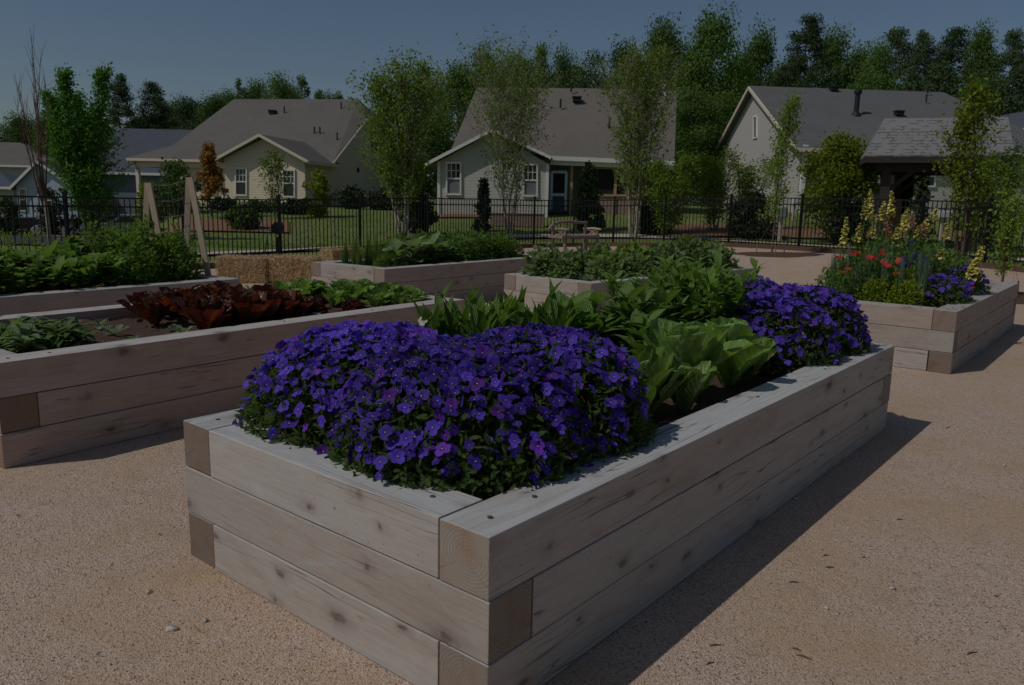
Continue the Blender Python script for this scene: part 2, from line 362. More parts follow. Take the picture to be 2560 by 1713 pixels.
    ad = node(nt, 'ShaderNodeMath', operation='SUBTRACT'); nt.links.new(grain, ad.inputs[0]); nt.links.new(crm.outputs[0], ad.inputs[1])
    bump(nt, b, ad.outputs[0], .35, .004)
    return m
M = {}
M['timber'] = wood_mat('sawn_timber', (.485, .43, .378), (.45, .45, .44))
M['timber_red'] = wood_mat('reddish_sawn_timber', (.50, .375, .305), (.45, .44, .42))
M['timber_far'] = wood_mat('sawn_timber_weathered', (.47, .395, .34), (.44, .43, .41))

def gravel_mat():
    m, nt, b, o = newmat('decomposed_granite')
    def vor(s):
        v = node(nt, 'ShaderNodeTexVoronoi'); v.inputs['Scale'].default_value = s; mp = mapped(nt, None, (1, 1, 1)); nt.links.new(mp.outputs[0], v.inputs['Vector']); return v
    v1 = vor(210); v2 = vor(105)
    n1 = noise(nt, s=260, detail=2); n2 = noise(nt, s=1.3, detail=5, rough=.62); n3 = noise(nt, s=18, detail=3)
    sp = nt.nodes.new('ShaderNodeSeparateColor'); nt.links.new(v1.outputs['Color'], sp.inputs[0])
    col = mixc(nt, ramp(nt, n1, [(.3, 0), (.7, 1)]), (.43, .305, .225), (.61, .465, .365))
    col = mixc(nt, ramp(nt, sp.outputs[0], [(.0, 1), (.10, 1), (.16, 0)]), col, (.17, .105, .07))
    col = mixc(nt, ramp(nt, sp.outputs[1], [(.84, 0), (.95, .9)]), col, (.70, .60, .52))
    col = mixc(nt, ramp(nt, n2, [(.42, 0), (.72, .8)]), col, (.47, .32, .19))
    col = mixc(nt, ramp(nt, n3, [(.55, 0), (.8, .4)]), col, (.52, .47, .42))
    v3 = vor(26); s3 = nt.nodes.new('ShaderNodeSeparateColor'); nt.links.new(v3.outputs['Color'], s3.inputs[0])
    dot = node(nt, 'ShaderNodeMath', operation='MULTIPLY'); nt.links.new(ramp(nt, v3.outputs['Distance'], [(.10, .85), (.17, 0)]), dot.inputs[0]); nt.links.new(ramp(nt, s3.outputs[0], [(.55, 0), (.6, 1)]), dot.inputs[1])
    col = mixc(nt, dot.outputs[0], col, mixc(nt, s3.outputs[1], (.12, .07, .045), (.55, .50, .44)))
    n5 = noise(nt, s=4.5, detail=4, rough=.6); col = mixc(nt, ramp(nt, n5, [(.55, 0), (.72, .38)]), col, (.33, .24, .17))
    nt.links.new(col, b.inputs['Base Color']); b.inputs['Roughness'].default_value = .95; b.inputs['Specular IOR Level'].default_value = .1
    h = node(nt, 'ShaderNodeMath', operation='ADD'); nt.links.new(v1.outputs['Distance'], h.inputs[0]); nt.links.new(v2.outputs['Distance'], h.inputs[1])
    h2 = node(nt, 'ShaderNodeMath', operation='ADD'); nt.links.new(h.outputs[0], h2.inputs[0]); nt.links.new(n3, h2.inputs[1])
    bump(nt, b, h2.outputs[0], .8, .0042)
    return m
M['gravel'] = gravel_mat()
def two(name, c1, c2, s, rough=.9, bs=.5, bd=.02, s2=None, c3=None, detail=5):
    m, nt, b, o = newmat(name); f = noise(nt, s=s, detail=detail, rough=.65)
    col = mixc(nt, ramp(nt, f, [(.3, 0), (.7, 1)]), c1, c2)
    if c3: col = mixc(nt, ramp(nt, noise(nt, s=s2, detail=3), [(.4, 0), (.7, 1)]), col, c3)
    nt.links.new(col, b.inputs['Base Color']); b.inputs['Roughness'].default_value = rough; b.inputs['Specular IOR Level'].default_value = .15
    bump(nt, b, f, bs, bd); return m
M['grass'] = two('lawn_grass', (.085, .13, .030), (.17, .215, .060), 9, s2=.35, c3=(.19, .20, .07))
M['soil'] = two('potting_soil', (.035, .024, .018), (.16, .10, .07), 45, bs=1, bd=.02, s2=9, c3=(.10, .065, .05))
M['mulch'] = two('bark_mulch', (.06, .03, .02), (.20, .11, .07), 30, bs=1, bd=.04)
M['pinemulch'] = two('orange_mulch', (.16, .08, .045), (.34, .19, .12), 20, bs=1, bd=.04)
M['concrete'] = two('pale_concrete', (.42, .36, .30), (.52, .45, .38), 6, bs=.1)
M['asphalt'] = two('dark_asphalt', (.04, .042, .048), (.065, .068, .075), 12, bs=.2)
M['iron'] = plain('black_powder_coat', (.012, .012, .013), .45, .3, spec=.4)
M['edging'] = plain('brown_edging_board', (.11, .055, .04), .8)
def siding(name, c, pitch=.15):
    m, nt, b, o = newmat(name)
    tc = nt.nodes.new('ShaderNodeTexCoord'); sp = nt.nodes.new('ShaderNodeSeparateXYZ'); nt.links.new(tc.outputs['Object'], sp.inputs[0])
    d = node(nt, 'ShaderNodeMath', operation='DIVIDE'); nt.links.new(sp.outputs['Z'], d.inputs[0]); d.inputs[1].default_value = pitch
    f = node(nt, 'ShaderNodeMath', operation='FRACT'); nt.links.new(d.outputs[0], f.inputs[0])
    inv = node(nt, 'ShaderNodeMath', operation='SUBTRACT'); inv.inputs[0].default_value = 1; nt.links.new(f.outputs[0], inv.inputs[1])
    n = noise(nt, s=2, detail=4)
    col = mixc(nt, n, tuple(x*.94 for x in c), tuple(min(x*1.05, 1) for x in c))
    nt.links.new(mixc(nt, ramp(nt, f.outputs[0], [(.0, .5), (.08, .5), (.11, 0)]), col, tuple(x*.45 for x in c)), b.inputs['Base Color'])  # shade line along each lap edge, painted into the siding colour
    b.inputs['Roughness'].default_value = .6; b.inputs['Specular IOR Level'].default_value = .25
    bump(nt, b, inv.outputs[0], .6, .02); return m
M['cream'] = siding('cream_lap_siding', (.70, .59, .44)); M['sage'] = siding('pale_sage_lap_siding', (.47, .48, .41))
M['grey'] = siding('warm_grey_lap_siding', (.46, .43, .40)); M['blue'] = siding('pale_blue_lap_siding', (.40, .46, .55))
M['slate'] = siding('slate_blue_siding', (.16, .18, .22))
M['white'] = plain('white_trim_paint', (.74, .72, .67), .5); M['creamtrim'] = plain('cream_trim_paint', (.66, .58, .46), .5)
M['tan'] = plain('bare_pine_framing', (.42, .29, .15), .7)
def shingle(name, c, c2):
    m, nt, b, o = newmat(name)
    f = noise(nt, scale=(1, 1, 3), s=7, detail=5, rough=.7); f2 = noise(nt, scale=(1, 1, 4), s=26, detail=2)
    col = mixc(nt, ramp(nt, f, [(.3, 0), (.7, 1)]), c, c2)
    col = mixc(nt, ramp(nt, f2, [(.4, .5), (.6, 0)]), col, tuple(x*.7 for x in c))
    tc = nt.nodes.new('ShaderNodeTexCoord'); sp = nt.nodes.new('ShaderNodeSeparateXYZ'); nt.links.new(tc.outputs['Object'], sp.inputs[0])
    d = node(nt, 'ShaderNodeMath', operation='MULTIPLY'); nt.links.new(sp.outputs['Z'], d.inputs[0]); d.inputs[1].default_value = 9; fr = node(nt, 'ShaderNodeMath', operation='FRACT'); nt.links.new(d.outputs[0], fr.inputs[0])
    col = mixc(nt, ramp(nt, fr.outputs[0], [(0, .38), (.2, .1), (.3, 0)]), col, tuple(x*.55 for x in c))
    blot = noise(nt, scale=(1, 1, .6), s=.55, detail=5, rough=.7); col = mixc(nt, ramp(nt, blot, [(.45, 0), (.7, .35)]), col, tuple(x*.72 for x in c))
    nt.links.new(col, b.inputs['Base Color']); b.inputs['Roughness'].default_value = .95; b.inputs['Specular IOR Level'].default_value = .1
    bump(nt, b, f2, .5, .02); return m
M['roof_a'] = shingle('grey_brown_shingles', (.145, .132, .118), (.20, .185, .168)); M['roof_b'] = shingle('taupe_shingles', (.168, .148, .126), (.218, .195, .168))
M['roof_c'] = shingle('charcoal_shingles', (.13, .128, .128), (.175, .173, .173)); M['roof_d'] = shingle('slate_shingles', (.085, .095, .115), (.12, .13, .155))
def glassmat(name, c=(.02, .022, .026)):
    m, nt, b, o = newmat(name); b.inputs['Base Color'].default_value = c4(c); b.inputs['Roughness'].default_value = .08; b.inputs['Specular IOR Level'].default_value = .7
    bump(nt, b, noise(nt, s=2, detail=1), .05, .02); return m
M['glass'] = glassmat('window_glass'); M['screen'] = plain('dark_insect_screen', (.018, .018, .018), .8, var=.3, s=3)
M['blind'] = plain('pale_window_blind', (.17, .19, .20), .7)
M['brick'] = two('pinkish_brick', (.26, .17, .14), (.38, .27, .23), 9, bs=.3); M['redbrick'] = two('red_brick', (.25, .07, .05), (.32, .11, .08), 12, bs=.3)
M['darkwood'] = plain('dark_stained_timber', (.045, .032, .028), .7, s=20, var=.3); M['brownpanel'] = plain('orange_brown_wood_panel', (.22, .105, .05), .6)
M['vent'] = plain('black_roof_vent', (.02, .02, .022), .6); M['greymetal'] = plain('grey_painted_metal', (.25, .27, .28), .45, .2)
M['bark'] = two('grey_brown_bark', (.07, .052, .042), (.17, .13, .105), 22, bs=.8); M['birch'] = two('pale_birch_bark', (.30, .26, .22), (.55, .49, .42), 9, bs=.4, s2=14, c3=(.28, .22, .18))
M['twig'] = two('red_brown_twig_bark', (.10, .06, .05), (.18, .12, .10), 20)
L = leafmat
M['lf_bright'] = L('bright_deciduous_leaves', (.060, .125, .026), (.135, .215, .052), spec=.08, rough=.75); M['lf_mid'] = L('mid_green_leaves', (.055, .105, .028), (.12, .185, .050), spec=.08, rough=.75)
M['lf_dark'] = L('dark_pine_needles', (.036, .068, .030), (.085, .125, .048), spec=.08, rough=.75, tr=.12); M['lf_yel'] = L('yellow_green_leaves', (.11, .16, .016), (.22, .27, .030), spec=.08, rough=.75)
M['lf_birch'] = L('spring_birch_leaves', (.095, .165, .022), (.20, .285, .045), spec=.08, rough=.75); M['lf_orange'] = L('rusty_orange_leaves', (.20, .10, .02), (.34, .19, .04), tc=(1.2, .9, .5))
M['lf_mag'] = L('glossy_dark_leaves', (.012, .026, .010), (.035, .055, .018), tr=.08, rough=.35); M['lf_col'] = L('fresh_column_leaves', (.045, .14, .020), (.13, .26, .045), spec=.08, rough=.75)
M['romaine'] = L('romaine_leaf', (.105, .205, .034), (.20, .315, .070), rib=(.36, .46, .20), rough=.42, spec=.35, ribp=6)
M['redrom'] = L('red_romaine_leaf', (.042, .014, .012), (.125, .046, .032), rib=(.16, .10, .035), rough=.36, spec=.45, ribp=4, tc=(1.6, .55, .25))
M['frilly'] = L('frilly_red_lettuce_leaf', (.035, .012, .012), (.10, .04, .03), rough=.5, tc=(1.4, .6, .4))
M['cabbage'] = L('blue_green_cabbage_leaf', (.13, .19, .13), (.25, .31, .23), rib=(.36, .42, .30), rough=.45, ribp=5)
M['green'] = L('garden_green_leaf', (.078, .165, .022), (.195, .315, .058), rib=(.17, .26, .09), ribp=6); M['green_d'] = L('dark_garden_leaf', (.045, .105, .018), (.11, .20, .04), rib=(.10, .17, .06), ribp=6)
M['green_g'] = L('grey_green_leaf', (.125, .200, .070), (.25, .34, .15), rib=(.24, .32, .17), ribp=5); M['green_b'] = L('broad_green_leaf', (.088, .18, .032), (.18, .30, .072), rib=(.20, .29, .11), ribp=6)
M['viola_leaf'] = L('viola_leaf', (.040, .095, .020), (.13, .20, .055), rib=(.16, .23, .08), ribp=5)
M['chive'] = L('blue_green_blade', (.06, .11, .06), (.12, .18, .10), tr=.15); M['straw'] = L('straw_stalk', (.42, .26, .12), (.78, .58, .32), tr=.1, tc=(1, .9, .6))
M['petal'] = L('violet_petal', (.042, .021, .20), (.105, .056, .44), tr=.2, rough=.6, spec=.1, obvar=.42, tc=(1, .7, 1.2))
M['petal2'] = L('magenta_violet_petal', (.085, .022, .22), (.15, .045, .38), tr=.2, rough=.6, spec=.1, obvar=.35, tc=(1.1, .6, 1.1))
M['eye'] = plain('flower_eye', (.55, .45, .16), .7); M['stripe'] = plain('dark_petal_marks', (.03, .01, .12), .8)
M['yellowpetal'] = L('yellow_petal', (.50, .45, .09), (.66, .60, .19), tr=.25, tc=(1.1, 1, .5)); M['redpetal'] = L('scarlet_petal', (.28, .010, .010), (.45, .03, .022), tr=.25, tc=(1.2, .5, .4))
M['whitepetal'] = L('white_petal', (.7, .68, .6), (.8, .8, .75)); M['pinkpetal'] = L('dusty_pink_petal', (.35, .16, .14), (.48, .26, .22))
M['newwood'] = plain('pale_new_lumber', (.40, .31, .22), .7, s=14); M['greywood'] = two('silvered_driftwood', (.16, .12, .10), (.34, .27, .22), 14, bs=.6)
M['net'] = plain('thin_trellis_cord', (.22, .21, .18), .8); M['teal'] = plain('teal_rubber_hose', (.02, .16, .15), .5)
M['stone'] = two('pinkish_boulder', (.30, .21, .17), (.48, .36, .30), 5, bs=.6); M['carpaint'] = plain('dark_car_paint', (.02, .022, .026), .25, .3, spec=.6)
M['silver'] = plain('silver_car_paint', (.34, .36, .38), .3, .5, spec=.6); M['tyre'] = plain('black_tyre', (.015, .015, .015), .8)
M['plasticwhite'] = plain('off_white_box', (.55, .57, .58), .5)
M['grain'] = two('pale_stone_chips', (.40, .33, .28), (.66, .62, .56), 30); M['dead'] = plain('dead_brown_litter', (.13, .07, .045), .9)

# ================================================================== SETTING
def sheet(name, mat, rows, kind='structure', parent=None):
    """rows: list of equally long point lists"""
    mb = MB(); n = len(rows[0]); vs = [p for r in rows for p in r]
    fs = [(i*n+j, i*n+j+1, (i+1)*n+j+1, (i+1)*n+j) for i in range(len(rows)-1) for j in range(n-1)]
    mb.add(vs, fs, 0, True); o = mb.build(name, mat, parent); return tag(o, kind=kind)
xs = list(np.arange(-60, -20, 2.5))+list(np.arange(-20, 22, .7))+list(np.arange(22, 80, 2.5)); ys = [-8, -2]+list(np.arange(3, 64, .7))+list(np.arange(64, 130, 4))
xs = [-500, -150]+xs+[150, 500]; ys = ys+[180, 400, 900]
sheet('lawn', M['grass'], [[(x, y, ground_z(x, min(y, 128))-.03) for x in xs] for y in ys])

FP = [(-198, 14.2), (162, 16.03), (456, 17.85), (697, 19.67), (899, 21.48), (1069, 23.3), (1213, 25.1), (1337, 26.4), (1437, 26.9), (1537, 26.6), (1665, 25.8), (1829, 24.6), (2007, 22.8), (2170, 21.3), (2311, 20.1), (2480, 18.6), (2700, 17.0)]
FW = []
for px, Y in FP:
    p = at(px, 495, Y); FW.append(Vector((p.x, Y, ground_z(p.x, Y))))
EDGE = [(-13.5, 7.5)]
for i, p in enumerate(FW):
    a = FW[max(0, i-1)]; b = FW[min(len(FW)-1, i+1)]; d = (b-a).normalized(); n = Vector((d.y, -d.x))
    q = Vector((p.x, p.y))+n*(1.25 if i < 9 else (.9 if i < 11 else .45)); EDGE.append((q.x, q.y))
EDGE += [(14.5, 8), (14, -5), (-13, -5)]
EP = []
for i in range(len(EDGE)):
    a, b = EDGE[i], EDGE[(i+1) % len(EDGE)]; n = max(2, int(math.dist(a, b)/.6))
    EP += [(a[0]+(b[0]-a[0])*k/n, a[1]+(b[1]-a[1])*k/n) for k in range(n)]
EP.append(EP[0])
cx, cy = 0.0, 6.0
rows = []
for k in range(30):
    t = (k/29)
    rows.append([(cx+(x-cx)*t, cy+(y-cy)*t, ground_z(cx+(x-cx)*t, cy+(y-cy)*t)) for x, y in EP])
sheet('gravel_court', M['gravel'], rows)
mb = MB()
for a, b in zip(EDGE[:-3], EDGE[1:-2]):
    mb.bar((a[0], a[1], ground_z(*a)+.045), (b[0], b[1], ground_z(*b)+.045), .05, .16)
eb = tag(mb.build('edging_board', M['edging'], org=Vector((EDGE[8][0], EDGE[8][1], 0))), 'low dark brown timber edging between the gravel court and the fence', 'edging')
rows = [[], []]
for i in range(len(FW)):
    a = FW[max(0, i-1)]; b = FW[min(len(FW)-1, i+1)]; d = (b-a).normalized(); n = Vector((-d.y, d.x, 0))
    for k, off in enumerate((2.3, 3.3)):
        q = FW[i]+n*off; rows[k].append((q.x, q.y, ground_z(q.x, q.y)+.025))
sheet('path', M['concrete'], rows)
sheet('road', M['asphalt'], [[(y*b, y, ground_z(y*b, y)+.03) for b in np.linspace(-1.1, -.478, 24)] for y in (29, 31, 33, 35, 37, 39)])
sheet('mulch_bed', M['pinemulch'], [[(y*b, y, ground_z(y*b, y)+.04) for b in np.linspace(-.47, -.285, 20)] for y in (30, 31.5, 33, 34.5)])
sheet('mulch_bed', M['pinemulch'], [[(y*b, y, ground_z(y*b, y)+.04) for b in np.linspace(-.1, .03, 14)] for y in (36.4, 37.6, 38.4)])
sheet('mulch_bed', M['pinemulch'], [[(y*b, y, ground_z(y*b, y)+.04) for b in np.linspace(.18, .62, 34)] for y in (28.5, 30, 31.5, 33)])
sheet('mulch_bed', M['pinemulch'], [[(y*b, y, ground_z(y*b, y)+.04) for b in np.linspace(-1.0, -.50, 34)] for y in (39.3, 41, 43, 45, 47)])
def disc(name, c, r, h, mat, ry=None):
    mb = MB(); ry = ry or r; n = 36; vs = []; fs = []
    for k in range(6):
        t = k/5
        for j in range(n):
            a = 2*math.pi*j/n; q = 1+.12*math.sin(3*a+c[0])+.05*math.sin(7*a)
            x, y = c[0]+r*t*q*math.cos(a), c[1]+ry*t*q*math.sin(a); vs.append((x, y, ground_z(x, y)+.004+h*(1-t*t)))
    for k in range(5):
        for j in range(n): fs.append((k*n+j, k*n+(j+1) % n, (k+1)*n+(j+1) % n, (k+1)*n+j))
    mb.add(vs, fs, 0, True); return tag(mb.build(name, mat), kind='structure')

# ------------------------------------------------------------------ metal fence
HF = 1.49
fe = empty('metal_fence', FW[3], label='long black metal picket fence running behind the garden beds', cat='fence')
def rel(p, o): return Vector(p)-Vector(o)
for i, p in enumerate(FW):
    mb = MB(); q = p-FW[3]
    mb.box(q+Vector((0, 0, HF/2+.03)), (.07, .07, HF+.06)); mb.box(q+Vector((0, 0, HF+.075)), (.085, .085, .03)); mb.ball(q+Vector((0, 0, HF+.1)), .03)
    mb.build('post', M['iron'], fe)
    if i == len(FW)-1: break
    b = FW[i+1]-FW[3]; mb = MB(); d = (b-q); d.normalize(); Ld = (b-q).length
    for h in (HF-.02, HF-.20, .20): mb.bar(q+Vector((0, 0, h))+d*.035, b+Vector((0, 0, h))-d*.035, .03, .032)
    n = int(round(Ld/.118))
    for k in range(1, n):
        c = q+(b-q)*k/n; mb.box(c+Vector((0, 0, (HF+.04)/2)), (.019, .019, HF-.08), M=Matrix.Rotation(math.atan2(d.y, d.x), 3, 'Z'))
    mb.build('picket_panel', M['iron'], fe)

# ------------------------------------------------------------------ raised beds
TH = .19; SCREW = [None]
def raised_bed(x, y, a, Lb, Wb, label, mat, soil=.075):
    bed = empty('raised_bed', (x, y, 0), a, label, 'raised bed', 'timber raised beds on the gravel court')
    rnd = random.Random(int((x+20)*1000))
    def timber(c, ln, rz, k):
        mb = MB(); j = lambda s: rnd.uniform(-s, s)
        mb.box((0, 0, 0), (ln-.004, TH-.002+j(.002), TH-.0045))
        o = mb.build('timber', mat, bed, bevel=.0035)
        o.location = (c[0]+j(.002), c[1]+j(.002), c[2]); o.rotation_euler = (rnd.choice((0, math.pi)), j(.0008), rz+j(.0009)+(math.pi if rnd.random() < .5 else 0))
        return o
    for k in range(3):
        z = TH*(k+.5)
        longf = (k != 1)
        if longf:
            for v in (TH/2, Wb-TH/2): timber((Lb/2, v, z), Lb, 0, k)
            for u in (TH/2, Lb-TH/2): timber((u, Wb/2, z), Wb-2*TH-.006, math.pi/2, k)
        else:
            for v in (TH/2, Wb-TH/2): timber((Lb/2, v, z), Lb-2*TH-.006, 0, k)
            for u in (TH/2, Lb-TH/2): timber((u, Wb/2, z), Wb, math.pi/2, k)
    n = int(Lb/.05); m_ = int(Wb/.05); mb = MB(); vs = []; fs = []
    for i in range(n+1):
        for j in range(m_+1):
            u = TH*.9+(Lb-1.8*TH)*i/n; v = TH*.9+(Wb-1.8*TH)*j/m_
            vs.append((u, v, 3*TH-soil+.022*math.sin(5*u+2*v)*math.cos(4*v)+rnd.uniform(-.014, .014)))
    for i in range(n):
        for j in range(m_): fs.append((i*(m_+1)+j, (i+1)*(m_+1)+j, (i+1)*(m_+1)+j+1, i*(m_+1)+j+1))
    mb.add(vs, fs, 0, True); mb.build('soil', M['soil'], bed)
    # countersunk screw holes on the top course
    if SCREW[0] is None:
        mb = MB(); mb.tube([(0, 0, -.001), (0, 0, .0012)], .0085, 10); SCREW[0] = mb.mesh('screw_head', M['dead'])
    for (u, v) in ((.10, .09), (.10, Wb-.09), (TH+.12, TH*.5), (.1, TH+.13), (.09, Wb-TH-.22), (Lb*.5, .1), (Lb*.72, .08), (Lb-.1, .1)):
        link('screw_head', SCREW[0], bed, (u, v, 3*TH))
    return bed
BEDS = {}
def bedspec(k, x, y, a, Lb, Wb, label, mat): BEDS[k] = (x, y, a, Lb, Wb); raised_bed(x, y, a, Lb, Wb, label, M[mat])
bedspec('M', -.0457, 1.9551, .8817, 4.03, 1.62, 'nearest raised bed, pale timber, filled with purple violas and lettuce', 'timber')
bedspec('R', 3.93, 6.87, .885, 3.8, 1.55, 'raised bed at the right holding tall yellow snapdragons and red flowers', 'timber_far')
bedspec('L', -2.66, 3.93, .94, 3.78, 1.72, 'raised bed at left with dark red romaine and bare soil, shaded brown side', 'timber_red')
bedspec('L2', -5.17, 5.15, .955, 3.9, 1.6, 'raised bed at the far left with leafy greens and the string trellis', 'timber_far')
bedspec('B', -1.62, 9.82, .93, 3.8, 1.42, 'raised bed behind the lettuce bed, packed with chives, collards and parsley', 'timber_far')
bedspec('C', .86, 8.60, .80, 3.8, 1.36, 'raised bed in the middle with grey-green leafy plants, pale sunlit end', 'timber_far')
def bp(k, u, v, z=0):
    x, y, a, _, _ = BEDS[k]; return Vector((x+u*math.cos(a)-v*math.sin(a), y+u*math.sin(a)+v*math.cos(a), z))

# ================================================================== HOUSES
def slab(mb, pts, t=.16, m=0, ms=None): mb.prism(pts, Vector((0, 0, -t)), m, ms)
def window(root, org, px0, py0, px1, py1, P, n, rows=2, mat='white', blind=False, sash=True):
    n = Vector(n).normalized(); c = [hit(px0, py0, P, n), hit(px1, py0, P, n), hit(px1, py1, P, n), hit(px0, py1, P, n)]
    z1 = (c[0].z+c[1].z)/2; z0 = (c[2].z+c[3].z)/2
    for q in (c[0], c[1]): q.z = z1
    for q in (c[2], c[3]): q.z = z0
    c = [q+n*.03-Vector(org) for q in c]; mb = MB(); e = (c[1]-c[0]).normalized()*.05
    mb.bar(c[0]-e, c[1]+e, .07, .1); mb.bar(c[3]-e, c[2]+e, .1, .08); mb.bar(c[0], c[3], .07, .1, up=n); mb.bar(c[1], c[2], .07, .1, up=n)
    mid = (c[0]+c[3])/2; mid2 = (c[1]+c[2])/2
    if sash:
        mb.bar(mid, mid2, .06, .07)
        for k in (1, 2): mb.bar(c[0]+(c[1]-c[0])*k/3, mid+(mid2-mid)*k/3, .03, .03, up=n)
        mb.bar((c[0]+mid)/2, (c[1]+mid2)/2, .03, .03)
    w_ = mb.build('window', M[mat], root)
    g = MB(); g.prism([c[0]-n*.02, c[1]-n*.02, c[2]-n*.02, c[3]-n*.02], -n*.03); g.build('pane', M['glass'], w_)
    if blind:
        g = MB(); g.prism([mid-n*.012, mid2-n*.012, c[2]-n*.012, c[3]-n*.012], -n*.006); g.build('blind', M['blind'], w_)
    return w_
def vents(root, org, lst):
    """roof vents: (point, kind)"""
    for p, k in lst:
        p = Vector(p)-Vector(org); mb = MB()
        if k == 'box': mb.box(p+Vector((0, 0, .08)), (.42, .42, .22)); mb.box(p+Vector((0, 0, .2)), (.5, .5, .05))
        elif k == 'pipe': mb.tube([p, p+Vector((0, 0, .45))], .05, 8)
        else:
            mb.tube([p+Vector((0, 0, -.1)), p+Vector((0, 0, 1.1))], .14, 10); mb.tube([p+Vector((0, 0, 1.1)), p+Vector((0, 0, 1.2)), p+Vector((0, 0, 1.32))], [.2, .22, .2], 10); mb.tube([p+Vector((0, 0, -.15)), p+Vector((0, 0, .12))], [.32, .16], 10)
        mb.build('roof_vent' if k != 'chim' else 'flue_pipe', M['vent'], root)

# ---- house 1: cream, big hipped roof
def house_cream():
    a = R(10); U = Vector((math.cos(a), -math.sin(a), 0)); V = Vector((math.sin(a), math.cos(a), 0))
    O = at(764, 509, 46); O.z = 1.0
    root = empty('cream_house', O, label='cream house with brown hipped roof, left porch and small front gable', cat='house')
    def lp(u, v, z): return U*u+V*v+Vector((0, 0, z))          # local to the empty
    # walls: bump-out prism and main body
    mb = MB()
    mb.prism([lp(-5, 0, -.6), lp(0, 0, -.6), lp(0, 0, 2.5), lp(-2.5, 0, 3.66), lp(-5, 0, 2.5)], V*4.2)
    mb.prism([lp(-10, 4.2, -.6), lp(-.02, 4.2, -.6), lp(-.02, 4.2, 2.6), lp(-10, 4.2, 2.6)], V*13.6)
    mb.prism([lp(-.02, 4.2, 2.6), lp(-.02, 17.8, 2.6), lp(-.02, 12.2, 5.95), lp(-.02, 9.8, 5.95)], -U*.2)
    mb.build('wall', M['cream'], root)
    # main roof
    eR, eL = lp(.35, 3.4, 2.55), lp(-13.8, 3.4, 2.62); B = lp(-12.3, 6.2, 3.62); RL = lp(-10.4, 11, 7.2); RR = lp(-.95, 11, 7.2); CF = lp(.35, 9.6, 5.9); CB = lp(.35, 12.4, 5.9)
    eRb, eLb = lp(.35, 18.6, 2.55), lp(-13.8, 18.6, 2.6); Bb = lp(-12.3, 15.8, 3.62)
    mb = MB()
    for tri in ([eR, eL, B], [eR, B, RL], [eR, RL, RR], [eR, RR, CF], [CF, RR, CB], [CB, RR, eRb], [RR, RL, eRb], [RL, Bb, eRb], [Bb, eLb, eRb], [eL, eLb, Bb], [eL, Bb, B], [B, Bb, RL]):
        mb.add(tri, [(0, 1, 2)], 0); mb.add([t-Vector((0, 0, .16)) for t in tri], [(0, 2, 1)], 0)
    mb.build('roof', M['roof_a'], root)
    mb = MB(); dn = Vector((0, 0, -.09))
    for p, q in ((eR, eL), (eL, eLb), (eR, CF), (CF, CB), (CB, eRb)): mb.bar(p+dn, q+dn, .08, .16)
    mb.build('fascia', M['creamtrim'], root)
    # small gable roof
    mb = MB(); pk = 3.86
    for sx, e, z in ((1, .42, 2.42), (-1, -5.42, 2.42)):
        mb.prism([lp(-2.5, -.45, pk), lp(e, -.45, z), lp(e, 4.2, z), lp(-2.5, 7.0, pk)], Vector((0, 0, -.13)))
    mb.build('gable_roof', M['roof_a'], root)
    mb = MB()
    for e in (.42, -5.42): mb.bar(lp(-2.5, -.5, pk-.06), lp(e, -.5, 2.36), .07, .15)
    mb.bar(lp(.45, -.45, 2.33), lp(.45, 4.0, 2.33), .09, .2)
    mb.build('gable_trim', M['creamtrim'], root)
    mb = MB(); mb.box(lp(-12, 3.9, 2.3), (3.6, .22, .42), M=Matrix.Rotation(-a, 3, 'Z')); mb.box(lp(-13.4, 8, 2.3), (.22, 8, .42), M=Matrix.Rotation(-a, 3, 'Z')); mb.box(lp(-7.5, 3.9, 2.3), (5.5, .22, .42), M=Matrix.Rotation(-a, 3, 'Z'))
    mb.build('porch_beam', M['creamtrim'], root)
    for u, v in ((-13.4, 3.9), (-13.4, 8.2), (-10.2, 3.9)):
        mb = MB(); mb.box(lp(u, v, .85), (.22, .22, 2.7), M=Matrix.Rotation(-a, 3, 'Z')); mb.build('porch_column', M['creamtrim'], root)
    P = O.copy(); n = -V
    window(root, O, 590, 421, 617, 488, P, n, blind=False); window(root, O, 709, 425, 737, 492, P, n)
    Pm = O+V*4.2; window(root, O, 520, 432, 543, 486, Pm, n, mat='tan', sash=False)
    Ps = O-U*.02; window(root, O, 924, 325, 954, 380, Ps, U, mat='cream')
    for (x, y), d in (((895, 425), (.12, .4, .3)), ((868, 478), (.15, .25, .5))):
        mb = MB(); mb.box(hit(x, y, Ps, U)-O, d); mb.build('wall_vent', M['vent'], root)
    nr = ((RL-eR).cross(RR-eR)).normalized()
    pts = [((681, 284), 'box'), ((711, 283), 'pipe'), ((786, 334), 'pipe'), ((800, 335), 'pipe'), ((843, 350), 'pipe'), ((853, 272), 'pipe')]
    vents(root, O, [(hit(x, y, O+eR, nr), k) for (x, y), k in pts])
    return root
house_cream()

